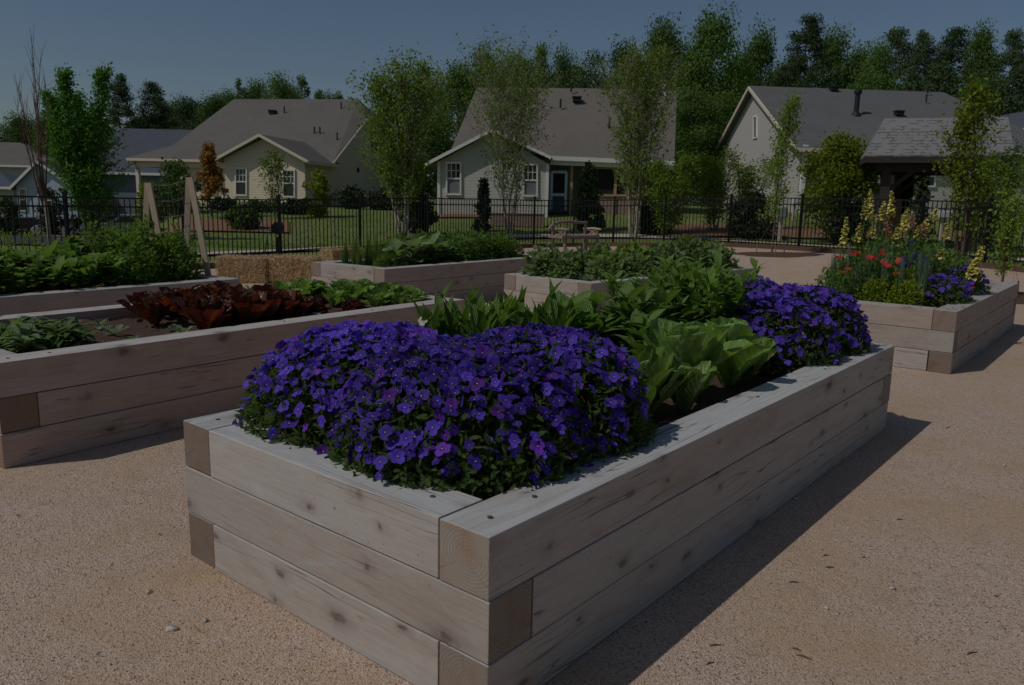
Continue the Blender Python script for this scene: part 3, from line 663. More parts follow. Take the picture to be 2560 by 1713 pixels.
# ---- house 2: sage siding, taupe roof, screened porch
def house_sage():
    a = R(4); U = Vector((math.cos(a), -math.sin(a), 0)); V = Vector((math.sin(a), math.cos(a), 0))
    O = at(1094, 514, 38); O.z = ground_z(O.x, O.y)+.12
    root = empty('sage_house', O, label='pale sage house with tall taupe roof and a screened porch at right', cat='house')
    n = -V; P = O.copy()
    def on(px, py, v=0): return hit(px, py, O+V*v, n)-O
    lp = lambda u, v, z: U*u+V*v+Vector((0, 0, z))
    wr = on(1370, 500).dot(U); pk = on(1231, 326); z0 = -.8; el = 2.35
    mb = MB(); ue = 5.5
    mb.prism([lp(0, 0, z0), lp(wr, 0, z0), lp(wr, 0, el), lp(pk.dot(U), 0, pk.z-.1), lp(0, 0, el)], V*6)
    far = on(1683, 450, 1.2).dot(U)
    mb.prism([lp(wr, 3.2, z0), lp(far, 3.2, z0), lp(far, 3.2, 2.5), lp(wr, 3.2, 2.5)], V*8)
    mb.prism([lp(far-.15, 3.2, 2.5), lp(far-.15, 11, 2.5), lp(far-.15, 6.6, 7.2)], U*.12)
    mb.build('wall', M['sage'], root)
    mb = MB(); mb.box(lp(-.12, 4.5, .9), (.2, 5, 3.2), M=Matrix.Rotation(-a, 3, 'Z')); mb.build('side_wall', M['redbrick'], root)
    for p, q in ((0, 0), (wr, 0)):
        pass
    for u in (.06, wr-.06):
        mb = MB(); mb.box(lp(u, -.02, .8), (.14, .06, 3.1), M=Matrix.Rotation(-a, 3, 'Z')); mb.build('corner_trim', M['white'], root)
    # main roof from measured corners
    vr = 6.6; RL = on(1192, 219, vr); RR = on(1692, 223, vr); eL = on(1118, 398, 1.0); eR = on(1686, 403, .9)
    eL2 = on(1376, 390, .9)
    mb = MB(); bk = V*5.6+Vector((0, 0, eR.z-RR.z))
    mb.prism([eL, eL2, eR, RR, RL], Vector((0, 0, -.17))); mb.prism([RL, RR, RR+bk, RL+bk], Vector((0, 0, -.17)))
    mb.build('roof', M['roof_b'], root)
    mb = MB(); mb.prism([eR-U*.3+Vector((0, 0, -.2)), RR-U*.3+Vector((0, 0, -.2)), RR+bk-U*.3+Vector((0, 0, -.2))], -U*.1)
    mb.build('gable_end', M['sage'], root)
    # front gable roof
    gl = on(1063, 407, -.35); gr = on(1378, 390, -.35); pt = on(1231, 320, -.35); mb = MB()
    for e in (gl, gr): mb.prism([pt, e, e+V*(2.0 if e is gl else 1.6), pt+V*5], Vector((0, 0, -.13)))
    mb.build('gable_roof', M['roof_b'], root)
    mb = MB(); dn = Vector((0, 0, -.09))
    for e in (gl, gr): mb.bar(pt+dn-V*.03, e+dn-V*.03, .06, .14)
    mb.build('gable_trim', M['white'], root)
    mb = MB(); mb.bar(eL2+Vector((0, 0, -.1)), eR+Vector((0, 0, -.1)), .12, .2); mb.bar(eL2+V*.15+Vector((0, 0, -.28)), eR+V*.15+Vector((0, 0, -.28)), .08, .25); mb.build('gutter', M['white'], root)
    window(root, O, 1117, 407, 1152, 486, P, n, blind=True); window(root, O, 1309, 411, 1343, 490, P, n, blind=True)
    # porch
    zs = on(1500, 488, 1.3).z; zt = eR.z-.3; zb = z0+.3
    for px in (1480, 1539, 1600, 1665):
        q = on(px, 450, 1.3); mb = MB(); mb.box((q.x, q.y, (zt+zb)/2), (.13, .13, zt-zb), M=Matrix.Rotation(-a, 3, 'Z')); mb.build('porch_post', M['tan'], root)
    mb = MB(); A = on(1476, 488, 1.3); B = on(1686, 490, 1.3); mb.bar(A, B, .12, .1)
    mb.bar((A.x, A.y, zt-.05), (B.x, B.y, zt-.05), .12, .12); mb.build('porch_rail', M['tan'], root)
    mb = MB(); mb.prism([(A.x, A.y, zb), (B.x, B.y, zb), (B.x, B.y, zs-.05), (A.x, A.y, zs-.05)], V*.06); mb.build('knee_wall', M['brick'], root)
    mb = MB(); mb.prism([(A.x+.02, A.y+.05, zs+.05), (B.x, B.y+.05, zs+.05), (B.x, B.y+.05, zt-.1), (A.x+.02, A.y+.05, zt-.1)], V*.02); mb.build('insect_screen', M['screen'], root)
    A = on(1380, 430, 1.35); B = on(1416, 430, 1.35); z1 = A.z; z2 = on(1400, 526, 1.35).z; mb = MB()
    mb.bar((A.x, A.y, z2), (A.x, A.y, z1), .12, .1); mb.bar((B.x, B.y, z2), (B.x, B.y, z1), .12, .1); mb.bar((A.x, A.y, z1), (B.x, B.y, z1), .1, .12); zm = on(1400, 487, 1.35).z; mb.bar((A.x, A.y, zm), (B.x, B.y, zm), .1, .14)
    dr = mb.build('door', plain('pale_door_paint', (.58, .64, .70)), root)
    mb = MB(); mb.prism([(A.x, A.y+.02, zm), (B.x, B.y+.02, zm), (B.x, B.y+.02, z1), (A.x, A.y+.02, z1)], V*.02); mb.build('pane', M['screen'], dr)
    mb = MB(); mb.prism([(A.x, A.y+.02, z2), (B.x, B.y+.02, z2), (B.x, B.y+.02, zm), (A.x, A.y+.02, zm)], V*.02); mb.build('lower_panel', plain('blue_door_panel', (.05, .09, .15)), dr)
    q = on(1428, 470, 1.3); mb = MB(); mb.box((q.x, q.y, (zt+zb)/2), (.13, .13, zt-zb)); mb.build('porch_post', M['tan'], root)
    nr = (eR-eL2).cross(RR-eR).normalized(); pts = [((1442, 253), 'box'), ((1401, 270), 'pipe'), ((1428, 230), 'pipe'), ((1523, 321), 'pipe'), ((1652, 290), 'pipe')]
    vents(root, O, [(hit(x, y, O+eR, nr), k) for (x, y), k in pts])
house_sage()

# ---- house 3: grey gable at right
def house_grey():
    O = at(1990, 520, 42); O.z = ground_z(O.x, O.y)+.1
    root = empty('grey_house', O, label='grey gabled house with charcoal roof behind the garden pavilion', cat='house')
    U = Vector((1, 0, 0)); V = Vector((0, 1, 0)); lp = lambda u, v, z: Vector((u, v, z))
    pk = hit(1888, 215, O, U)-O; D = 2*pk.y; e = hit(1990, 361, O-V*.4, V)-O; zt = e.z
    W_ = 13.5
    mb = MB(); mb.prism([lp(0, 0, -1), lp(0, D, -1), lp(0, D, zt), lp(0, pk.y, pk.z-.25), lp(0, 0, zt)], U*.2)
    mb.prism([lp(.2, D-.2, -1), lp(W_, D-.2, -1), lp(W_, D-.2, zt), lp(.2, D-.2, zt)], V*.2)
    mb.prism([lp(6.2, 0, -1), lp(W_, 0, -1), lp(W_, 0, zt), lp(6.2, 0, zt)], V*.2)
    mb.prism([lp(.2, 2.5, -1), lp(6.2, 2.5, -1), lp(6.2, 2.5, zt), lp(.2, 2.5, zt)], V*.2)
    mb.prism([lp(W_-.2, .2, -1), lp(W_-.2, D-.2, -1), lp(W_-.2, D-.2, zt), lp(W_-.2, .2, zt)], U*.2)
    mb.build('wall', M['grey'], root)
    RL = lp(-.35, pk.y, pk.z); rr = hit(2359, 231, O+V*pk.y, V)-O; RR = lp(rr.x, pk.y, rr.z); eL = lp(-.35, -.45, zt-.15); eR = lp(W_+.5, -.45, zt-.15); eLb = lp(-.35, D+.45, zt-.15); eRb = lp(W_+.5, D+.45, zt-.15)
    mb = MB(); t = Vector((0, 0, -.18)); mb.prism([eL, eR, RR, RL], t); mb.prism([RL, RR, eRb, eLb], t); mb.prism([eR, eRb, RR], t); mb.build('roof', M['roof_c'], root)
    mb = MB(); dn = Vector((-.06, 0, -.12)); mb.bar(eL+dn, RL+dn, .08, .18); mb.bar(RL+dn, eLb+dn, .08, .18); mb.bar(eL+Vector((0, -.05, -.12)), eR+Vector((0, -.05, -.12)), .12, .2); mb.build('fascia', M['creamtrim'], root)
    mb = MB(); mb.box((.15, -.2, (zt-1)/2), (.22, .22, zt+1)); mb.build('porch_column', M['white'], root)
    mb = MB(); mb.box((3.2, 2.4, .9), (2.4, .1, 2.2)); mb.build('porch_door', M['screen'], root)
    window(root, O, 1885, 291, 1893, 345, O, -U, sash=False)
    window(root, O, 2305, 415, 2336, 466, O, -V); window(root, O, 2175, 402, 2196, 455, O, -V, sash=False)
    nr = (eR-eL).cross(RL-eL).normalized()
    vents(root, O, [(hit(x, y, O+eL, nr), k) for (x, y), k in (((2140, 285), 'chim'), ((2084, 226), 'box'), ((2247, 287), 'box'), ((2315, 256), 'pipe'), ((2319, 234), 'pipe'))])
house_grey()

# ---- small houses at the left and a sliver at the right
def small_house(name, label, pxl, pxr, pypk, pxpk, pye, base, Y, depth, wall, roofm, win=()):
    O = at((pxl+pxr)/2, base, Y); root = empty(name, O, label=label, cat='house'); n = Vector((0, -1, 0))
    on = lambda px, py, v=0: hit(px, py, O+Vector((0, v, 0)), n)-O
    a, b, p = on(pxl, pye), on(pxr, pye), on(pxpk, pypk); z = (a.z+b.z)/2
    mb = MB(); mb.prism([(a.x, 0, -1.5), (b.x, 0, -1.5), (b.x, 0, z), (p.x, 0, p.z-.15), (a.x, 0, z)], (0, depth, 0)); mb.build('wall', M[wall], root)
    mb = MB(); rt = MB()
    for e in (a, b):
        s = .35 if e is b else -.35; ez = z-.35*(p.z-z)/abs(p.x-e.x)
        mb.prism([(p.x, -.35, p.z), (e.x+s, -.35, ez), (e.x+s, depth+.3, ez), (p.x, depth+.3, p.z)], (0, 0, -.14)); rt.bar((p.x, -.38, p.z-.08), (e.x+s, -.38, ez-.08), .07, .2)
    mb.build('roof', M[roofm], root); rt.build('gable_trim', M['white'], root)
    for w4 in win: window(root, O, *w4, O, n)
    return root, O, on
r4, O4, on4 = small_house('blue_house', 'small pale blue gabled house at the left edge behind the fence', 40, 188, 402, 98, 462, 557, 62, 9, 'blue', 'roof_d', [(50, 472, 67, 527), (116, 474, 131, 528)])
mb = MB(); q = on4(156, 474); mb.box(q+Vector((0, -.04, 0)), (.6, .05, .18)); q = on4(4, 540, -.5); mb.build('wall_plaque', M['vent'], r4)
def ridge_house(name, label, pts, Y, depth, wall, roofm, base):
    """long house seen from its eave side: pts = ridge left, ridge right, eave right, eave left (px)"""
    O = at((pts[3][0]+pts[2][0])/2, base, Y); root = empty(name, O, label=label, cat='house'); n = Vector((0, -1, 0))
    on = lambda p, v=0: hit(p[0], p[1], O+Vector((0, v, 0)), n)-O
    RL, RR = on(pts[0], depth/2), on(pts[1], depth/2); eR, eL = on(pts[2]), on(pts[3]); z = (eR.z+eL.z)/2; RR.z = RL.z = (RL.z+RR.z)/2; eL.z = eR.z = z
    mb = MB(); mb.prism([eL, eR, RR, RL], (0, 0, -.16)); bk = Vector((0, depth, 0)); mb.prism([RL, RR, eR+bk, eL+bk], (0, 0, -.16)); mb.prism([eR, eR+bk, RR], (0, 0, -.16)); mb.prism([eL, RL, eL+bk], (0, 0, -.16)); mb.build('roof', M[roofm], root)
    mb = MB(); mb.prism([(eL.x+.4, .4, -2), (eR.x-.4, .4, -2), (eR.x-.4, .4, z-.1), (eL.x+.4, .4, z-.1)], (0, depth-.8, 0)); mb.build('wall', M[wall], root)
    mb = MB(); mb.bar(eL+Vector((0, -.05, -.1)), eR+Vector((0, -.05, -.1)), .1, .2); mb.build('fascia', M['white'], root)
    return root, O, on
ridge_house('slate_house', 'slate blue house with dark roof, half hidden behind the cream house', [(300, 324), (485, 322), (560, 425), (200, 440)], 66, 12, 'slate', 'roof_d', 545)
ridge_house('brown_house', 'brown roofed house at the far left edge behind the bare tree', [(-160, 352), (50, 357), (150, 402), (-260, 420)], 84, 13, 'grey', 'roof_a', 545)
r5, O5, on5 = ridge_house('porch_house', 'low dark porch wing beside the small blue house at the left edge', [(-60, 430), (2, 428), (36, 462), (-80, 470)], 63, 7, 'grey', 'roof_d', 560)
small_house('corner_house', 'sliver of a pale gabled house at the right edge of the picture', 2529, 2700, 270, 2610, 345, 500, 52, 10, 'blue', 'roof_d')

# ---- pavilion
def pavilion():
    Y0 = 24.0; O = at(2340, 560, Y0); O.z = ground_z(O.x, Y0)
    root = empty('garden_pavilion', O, label='open garden pavilion with light grey shingle roof and dark timber posts', cat='pavilion')
    be = R(20); U = Vector((math.cos(be), -math.sin(be), 0)); V = Vector((math.sin(be), math.cos(be), 0)); RM = Matrix.Rotation(-be, 3, 'Z')
    n = -V; on = lambda px, py, v=0: hit(px, py, O+V*v, n)-O
    a, b = on(2164, 385, -.1), on(2538, 389, -.1); c, d = on(2211, 296, 1.9), on(2520, 293, 1.9); b.z = a.z = (a.z+b.z)/2; c.z = d.z = (c.z+d.z)/2; bk = V*4.0
    mb = MB(); t = Vector((0, 0, -.06)); mb.prism([a, b, d, c], t); mb.prism([c, d, b+bk, a+bk], t); mb.prism([b, b+bk, d], t); mb.prism([a, c, a+bk], t)
    ro = mb.build('roof', shingle_tabs(), root)
    mb = MB(); dz = Vector((0, 0, -.15))
    for p, q in ((a, b), (b, b+bk), (b+bk, a+bk), (a+bk, a)): mb.bar(p+dz, q+dz, .06, .18)
    for p, q in ((a, b), (a+bk, b+bk)):
        s_ = .5 if p is a else -.5; mb.bar(p+U*.4+V*s_+Vector((0, 0, -.36)), q-U*.4+V*s_+Vector((0, 0, -.36)), .18, .24)
    mb.build('roof_frame', M['darkwood'], root)
    for px, v in ((2214, .4), (2247, 3.3), (2458, .4), (2440, 3.3)):
        p = on(px, 450, v); mb = MB(); mb.box((p.x, p.y, (a.z-.3)/2), (.26 if v < 1 else .22, .26, a.z-.3), M=RM); mb.build('post', M['darkwood'], root)
        mb = MB(); s = 1 if px < 2300 else -1; mb.bar((p.x, p.y, a.z-1.1), Vector((p.x, p.y, a.z-.4))+U*s*.85, .12, .12); mb.build('knee_brace', M['darkwood'], root)
    p = on(2242, 470, 2.2); mb = MB(); mb.box((p.x, p.y, .75), (.32, .32, 1.5)); mb.box((p.x, p.y, 1.52), (.4, .4, .06)); mb.build('wood_panel', M['brownpanel'], root)
def shingle_tabs():
    m, nt, b, o = newmat('pale_tab_shingles')
    mp = mapped(nt, None, (1, 1, 1)); mp.inputs['Rotation'].default_value = (0, 0, 0)
    sp = nt.nodes.new('ShaderNodeSeparateXYZ'); nt.links.new(mp.outputs[0], sp.inputs[0]); cb = nt.nodes.new('ShaderNodeCombineXYZ')
    nt.links.new(sp.outputs['X'], cb.inputs['X']); nt.links.new(sp.outputs['Z'], cb.inputs['Y'])
    br = node(nt, 'ShaderNodeTexBrick', offset=.37, offset_frequency=2, squash=1.0); nt.links.new(cb.outputs[0], br.inputs['Vector'])
    br.inputs['Color1'].default_value = (.185, .18, .175, 1); br.inputs['Color2'].default_value = (.215, .21, .205, 1); br.inputs['Mortar'].default_value = (.085, .083, .08, 1)
    br.inputs['Scale'].default_value = 1; br.inputs['Brick Width'].default_value = .26; br.inputs['Row Height'].default_value = .10; br.inputs['Mortar Size'].default_value = .022; br.inputs['Mortar Smooth'].default_value = .6
    col = mixc(nt, ramp(nt, noise(nt, scale=(3.4, 3.4, 9), s=1, detail=2), [(.46, 0), (.56, 1)]), (.205, .20, .195), br.outputs['Color']); nt.links.new(col, b.inputs['Base Color']); b.inputs['Roughness'].default_value = .95
    bump(nt, b, br.outputs['Fac'], .5, .01); return m
pavilion()
# brick planter in front of the sage house
p = at(1230, 557, 33); q = at(1361, 559, 33); mb = MB(); hz = .52; O = Vector((p.x, 33, ground_z(p.x, 33)))
mb.box(((q.x-p.x)/2, .3, hz/2), (q.x-p.x, .6, hz)); pl = mb.build('brick_planter', M['brick'], org=None); pl.location = O; tag(pl, 'low pinkish brick planter wall on the lawn before the sage house', 'planter')
mb = MB(); mb.box(((q.x-p.x)/2, .3, hz+.025), (q.x-p.x+.08, .66, .05)); mb.build('coping', M['concrete'], pl)

# ================================================================== TREES
def curve_pts(p, d, Ln, bendup=.3, wig=.12, n=5):
    p = Vector(p); d = Vector(d).normalized(); out = [p.copy()]
    for k in range(n):
        d = (d+Vector((random.gauss(0, wig), random.gauss(0, wig), bendup/n+random.gauss(0, wig*.5)))).normalized()
        p = p+d*(Ln/n); out.append(p.copy())
    return out
def stems_tree(h, r, nst=3, spread=.25, nbr=16, leaf=.09, nleaf=6000, low=.25, seed=1, trunk_r=.05, upright=.8, prof=None, sparse=.14, base_w=.25):
    """upright multi stem tree; returns (trunk MB, Leaves)"""
    random.seed(seed); g = np.random.default_rng(seed); mb = MB(); pts = []
    for s in range(nst):
        a = 2*math.pi*s/nst+random.uniform(-.5, .5); b0 = Vector((math.cos(a)*base_w*.4, math.sin(a)*base_w*.4, 0)) if nst > 1 else Vector((0, 0, 0))
        hh = h*random.uniform(.72, .88) if s else h*.90
        d = Vector((math.cos(a)*spread, math.sin(a)*spread, 1)) if nst > 1 else Vector((.02, .0, 1))
        P = curve_pts(b0, d, hh, .35, .05, 9); rr = [trunk_r*(1-.85*i/9) for i in range(10)]; mb.tube(P, rr, 6)
        for k in range(nbr):
            t = low+(1-low)*(k+random.random())/nbr; i = min(8, int(t*9)); q = P[i]+(P[i+1]-P[i])*(t*9-i)
            env = r*(math.sin(math.pi*min(1, (t-low)/(1-low)*.86+.14))**.7 if prof is None else prof((t-low)/(1-low)))
            ph = random.uniform(0, 2*math.pi); d2 = Vector((math.cos(ph), math.sin(ph), upright*random.uniform(.7, 1.6)))
            Lb = max(.15, env*random.uniform(.7, 1.15))*math.sqrt(1+upright**2)*.85
            Q = curve_pts(q, d2, Lb, .45, .10, 4); mb.tube(Q, [trunk_r*.3*(1-.8*j/4)*(1.1-t*.5) for j in range(5)], 4, cap=False)
            for j in range(1, 5):
                for m_ in range(2): pts.append((Q[j-1].lerp(Q[j], random.random()), Lb))
            for j in (1, 2, 3):
                for m_ in range(2):
                    ph = random.uniform(0, 6.28); W = curve_pts(Q[j], Vector((math.cos(ph), math.sin(ph), .7)), Lb*.42, .3, .12, 3); mb.tube(W, [trunk_r*.09]*4, 3, cap=False)
                    for x in W[1:]: pts.append((x, Lb*.6))
    P = np.array([tuple(p) for p, l in pts]); idx = g.integers(0, len(P), nleaf)
    pos = P[idx]+g.normal(size=(nleaf, 3))*sparse*(.6+.8*g.random((nleaf, 1)))
    clump = g.random(len(P))[idx]
    lv = Leaves(); lv.cards(pos, leaf*g.uniform(.6, 1.25, nleaf), var=np.clip(clump*.6+g.random(nleaf)*.4, 0, 1)); return mb, lv
def crown_tree(h, r, seed=1, ncl=60, nleaf=6000, leaf=.25, low=.3, kind='broad', trunk_r=.2):
    random.seed(seed); g = np.random.default_rng(seed); mb = MB(); C = []
    mb.tube(curve_pts((0, 0, 0), (0, 0, 1), h*.9, .1, .03, 8), [trunk_r*(1-.85*i/8) for i in range(9)], 7)
    if kind == 'pine':
        nb = 19
        for k in range(nb):
            t = (k+.5*g.random())/nb; z = h*(low+(.985-low)*t); env = r*(1.12*(1-t)**.55*(.62+.38*math.sin(min(1, t*2.2+.3)*math.pi/2)))*g.uniform(.62, 1.15)
            for a in np.arange(3 if t < .85 else 2)*2.1+g.random()*6.28:
                a += g.normal()*.3; rr_ = env*g.uniform(.7, 1.1); up = .25*rr_
                mb.tube([(0, 0, z-up*.4), (math.cos(a)*rr_*.55, math.sin(a)*rr_*.55, z+up*.1), (math.cos(a)*rr_, math.sin(a)*rr_, z+up*.5)], [trunk_r*.25, trunk_r*.15, trunk_r*.05], 4, cap=False)
                for q in (.55, .82, 1.02): C.append((math.cos(a)*rr_*q, math.sin(a)*rr_*q, z+up*(q-.5), r*g.uniform(.15, .24)))
        ncl = len(C)
    for k in range(ncl if kind != 'pine' else 0):
        t = g.random()
        z = h*(low+(1-low)*t)
        if kind == 'broad': env = r*max(.12, (1-(2*t-.85)**2*.9))**.5*(1 if t < .8 else .8)
        elif kind == 'pine': env = r*(.35+.75*math.sin(math.pi*min(1, .25+t*.78)))*(.7+.5*g.random())
        elif kind == 'cone': env = r*(1.02-t)
        elif kind == 'slender': env = r*max(.15, math.sin(math.pi*(t*.85+.12)))
        else: env = r*max(.2, 1-(2*t-.9)**2)**.5
        a = g.random()*2*math.pi; q = env*math.sqrt(g.uniform(.08, 1))*g.uniform(.75, 1.15)
        cs = (.20+.24*g.random())*r if kind in ('broad', 'bush') else (.2+.14*g.random())*r
        C.append((math.cos(a)*q, math.sin(a)*q, z, cs))
        if k % 3 == 0:
            z0 = max(h*.12, z-h*random.uniform(.08, .22)) if kind != 'pine' else z-.02*h
            mb.tube([(0, 0, z0), (math.cos(a)*q*.5, math.sin(a)*q*.5, (z0+z)/2+.02*h), (math.cos(a)*q, math.sin(a)*q, z)], [trunk_r*.28, trunk_r*.16, trunk_r*.05], 4, cap=False)
    C = np.array(C); idx = g.integers(0, ncl, nleaf); d = g.normal(size=(nleaf, 3)); d = unit(d)*(g.random((nleaf, 1))**.45)
    sq = np.array([1, 1, .5 if kind == 'pine' else .8]); pos = C[idx, :3]+d*C[idx, 3:4]*sq*1.35
    lv = Leaves(); lv.cards(pos, leaf*g.uniform(.55, 1.3, nleaf), nr=d*.8, var=np.clip(g.random(ncl)[idx]*.65+g.random(nleaf)*.35, 0, 1), asp=.75 if kind != 'pine' else .35); return mb, lv
def place_tree(name, label, cat, px, Y, built, leafm, barkm, group=None, z=None, rot=None, sc=1):
    p = at(px, 500, Y); root = empty(name, (p.x, Y, ground_z(p.x, Y) if z is None else z), 0 if rot is None else rot, label, cat, group); root.scale = (sc, sc, sc) if not hasattr(sc, '__len__') else sc
    mb, lv = built
    if isinstance(mb, MB): mb = mb.mesh('trunk', M[barkm])
    if isinstance(lv, Leaves): lv = lv.mesh('crown', M[leafm])
    link('trunk', mb, root); link('crown', lv, root); return root
def top_h(px, py, Y):
    p = at(px, py, Y); return p.z-ground_z(p.x, Y)
# --- treeline far behind the houses: shared crowns, scaled
protos = {}
def proto(kind, leafm):
    k = (kind, leafm)
    if k not in protos:
        protos[k] = []
        for s in range(3):
            sd_ = hash_(kind+leafm)+s*17
            if kind == 'pine': b = crown_tree(10, 2.3, sd_, 58, 14000, .17, .30, 'pine', .17)
            elif kind == 'slender': b = crown_tree(10, 1.6, sd_, 46, 5500, .15, .22, 'slender', .12)
            else: b = crown_tree(10, 3.0, sd_, 95, 19000, .16, .10, 'broad', .17)
            protos[k].append((b[0].mesh('trunk', M['bark']), b[1].mesh('crown', M[leafm])))
    return protos[k]
def hash_(s): return sum(ord(c)*(i+3) for i, c in enumerate(s)) % 9973
TL = [ # px, top y, half width px, kind, leaf, Y, label
 (14, 318, 55, 'broad', 'lf_dark', 96, 'low dark tree at the left picture edge above the brown roof'),
 (72, 300, 50, 'broad', 'lf_mid', 94, 'bushy tree directly behind the bare twiggy stems'),
 (135, 296, 40, 'broad', 'lf_mid', 90, 'bushy tree right of the bare stems, behind the blue house roof'),
 (232, 300, 60, 'broad', 'lf_mid', 88, 'low green tree behind the tall leafy column tree'),
 (318, 171, 40, 'pine', 'lf_dark', 74, 'left one of the two dark pines above the slate blue house'),
 (398, 186, 47, 'pine', 'lf_dark', 76, 'right one of the two dark pines above the slate blue house'),
 (380, 290, 70, 'broad', 'lf_mid', 82, 'low green tree at the foot of the two dark pines'),
 (478, 256, 46, 'broad', 'lf_dark', 90, 'dark rounded tree just right of the two pines'),
 (545, 250, 45, 'broad', 'lf_mid', 86, 'green tree at the left end of the cream house ridge'),
 (610, 198, 26, 'slender', 'lf_bright', 80, 'slim pointed bright tree above the cream roof'),
 (650, 214, 40, 'broad', 'lf_bright', 84, 'rounded bright tree beside the slim pointed one above the cream roof'),
 (703, 198, 42, 'broad', 'lf_bright', 82, 'tallest rounded bright tree above the middle of the cream roof'),
 (762, 194, 32, 'slender', 'lf_mid', 84, 'thin see-through tree above the cream roof'),
 (805, 226, 26, 'slender', 'lf_mid', 84, 'small thin tree above the cream roof, right of the see-through one'),
 (440, 268, 40, 'broad', 'lf_mid', 95, 'low tree in the dip between the right pine and the dark rounded tree'), (505, 262, 40, 'broad', 'lf_dark', 98, 'low dark tree behind the dark rounded one left of the cream roof'), (585, 236, 42, 'broad', 'lf_bright', 97, 'bright low tree behind the slim pointed tree'), (735, 226, 44, 'broad', 'lf_mid', 97, 'low tree behind the tallest bright one above the cream roof'), (825, 244, 40, 'broad', 'lf_mid', 99, 'low tree at the far right behind the cream ridge'),
 (1250, 168, 50, 'broad', 'lf_bright', 92, 'lower bright tree left of centre behind the taupe ridge'), (1330, 172, 52, 'broad', 'lf_mid', 95, 'lower tree filling behind the airy tall tree'), (1430, 176, 50, 'broad', 'lf_bright', 93, 'lower bright tree behind the dark rounded tree above the taupe roof'), (1590, 160, 60, 'broad', 'lf_mid', 90, 'green tree behind the right edge of the taupe roof'), (1700, 140, 60, 'broad', 'lf_bright', 92, 'bright tree behind the tallest broadleaf tree'), (1830, 150, 60, 'broad', 'lf_bright', 94, 'bright tree behind the left slope of the grey house'),
 (850, 236, 26, 'slender', 'lf_bright', 86, 'lowest small tree peeping over the right end of the cream ridge'),
 (1100, 212, 34, 'pine', 'lf_dark', 68, 'dark pine in the gap between the cream and the sage house'),
 (1060, 300, 60, 'broad', 'lf_mid', 62, 'green tree filling the gap left of the sage house'),
 (1150, 172, 66, 'broad', 'lf_bright', 64, 'broad bright green tree at the left shoulder of the sage house roof'),
 (1205, 134, 52, 'broad', 'lf_bright', 72, 'taller bright tree behind the left end of the taupe ridge'),
 (1290, 150, 50, 'broad', 'lf_mid', 78, 'mid green tree behind the taupe ridge, left of the roof vents'),
 (1345, 118, 42, 'slender', 'lf_bright', 76, 'airy tall tree with bluish gaps above the taupe roof vents'),
 (1398, 138, 42, 'broad', 'lf_bright', 84, 'bright tree above the boxy vent on the taupe roof'),
 (1468, 144, 62, 'broad', 'lf_dark', 74, 'dark rounded tree above the right half of the taupe roof'),
 (1545, 132, 50, 'broad', 'lf_dark', 78, 'dark tree hidden behind the birch at the right end of the taupe roof'),
 (1640, 72, 60, 'broad', 'lf_mid', 72, 'tall green tree just right of the taupe roof end'),
 (1755, 46, 78, 'broad', 'lf_bright', 70, 'tallest broadleaf tree, standing between the sage and the grey house'),
 (1715, 240, 66, 'broad', 'lf_mid', 58, 'lower green tree in the gap between the sage and the grey house'),
 (1800, 250, 64, 'broad', 'lf_bright', 60, 'lower bright tree touching the left rake of the grey house'),
 (1872, 88, 54, 'broad', 'lf_bright', 76, 'light green tree left of the tallest pine'),
 (1986, 26, 62, 'pine', 'lf_dark', 72, 'tallest pine with a single pointed top, above the grey house ridge'),
 (1945, 170, 50, 'broad', 'lf_mid', 80, 'green tree under the tallest pine, just above the grey ridge'),
 (2050, 92, 56, 'broad', 'lf_mid', 78, 'rounded green tree right of the tallest pine'),
 (2115, 138, 46, 'broad', 'lf_mid', 82, 'low tree in the dip between the pine groups above the flue pipe'),
 (2160, 120, 44, 'broad', 'lf_bright', 70, 'bright young tree at the left foot of the flat topped pines'),
 (2205, 54, 54, 'pine', 'lf_dark', 76, 'leftmost of the flat topped dark pines above the pavilion'),
 (2268, 68, 50, 'pine', 'lf_dark', 74, 'second of the flat topped dark pines above the pavilion'),
 (2340, 54, 66, 'pine', 'lf_dark', 78, 'widest flat topped pine above the pavilion'),
 (2300, 170, 80, 'broad', 'lf_dark', 70, 'dark undergrowth tree beneath the flat topped pines'),
 (2412, 88, 44, 'broad', 'lf_mid', 74, 'green tree between the widest pine and the bare-trunked pine'),
 (2484, 60, 52, 'pine', 'lf_dark', 72, 'pine with a long bare pale trunk near the right edge'),
 (2420, 200, 60, 'broad', 'lf_mid', 66, 'low tree behind the right end of the pavilion ridge'),
 (2545, 150, 76, 'broad', 'lf_dark', 62, 'big dark tree at the right picture edge'),
 (2580, 108, 46, 'pine', 'lf_dark', 76, 'pine branch tips entering at the right picture edge'),
 (2600, 260, 60, 'broad', 'lf_mid', 58, 'low green tree at the right edge above the pale gable')]
for i, (px, ty, hw, kd, lf, Y, lb) in enumerate(TL):
    t, c = proto(kd, lf)[i % 3]; h = top_h(px, ty, Y)/10*.99; rr = {'pine': 1.75, 'slender': 1.6, 'broad': 2.7}[kd]; ww = hw/F*Y/rr*(1.18 if kd == 'broad' else 1.0)
    nm = {'pine': 'pine_tree', 'slender': 'slender_tree', 'broad': 'broadleaf_tree'}[kd]
    place_tree(nm, lb, 'tree', px, Y, (t, c), None, None, 'trees behind the houses', rot=i*1.7, sc=(ww, ww, h))
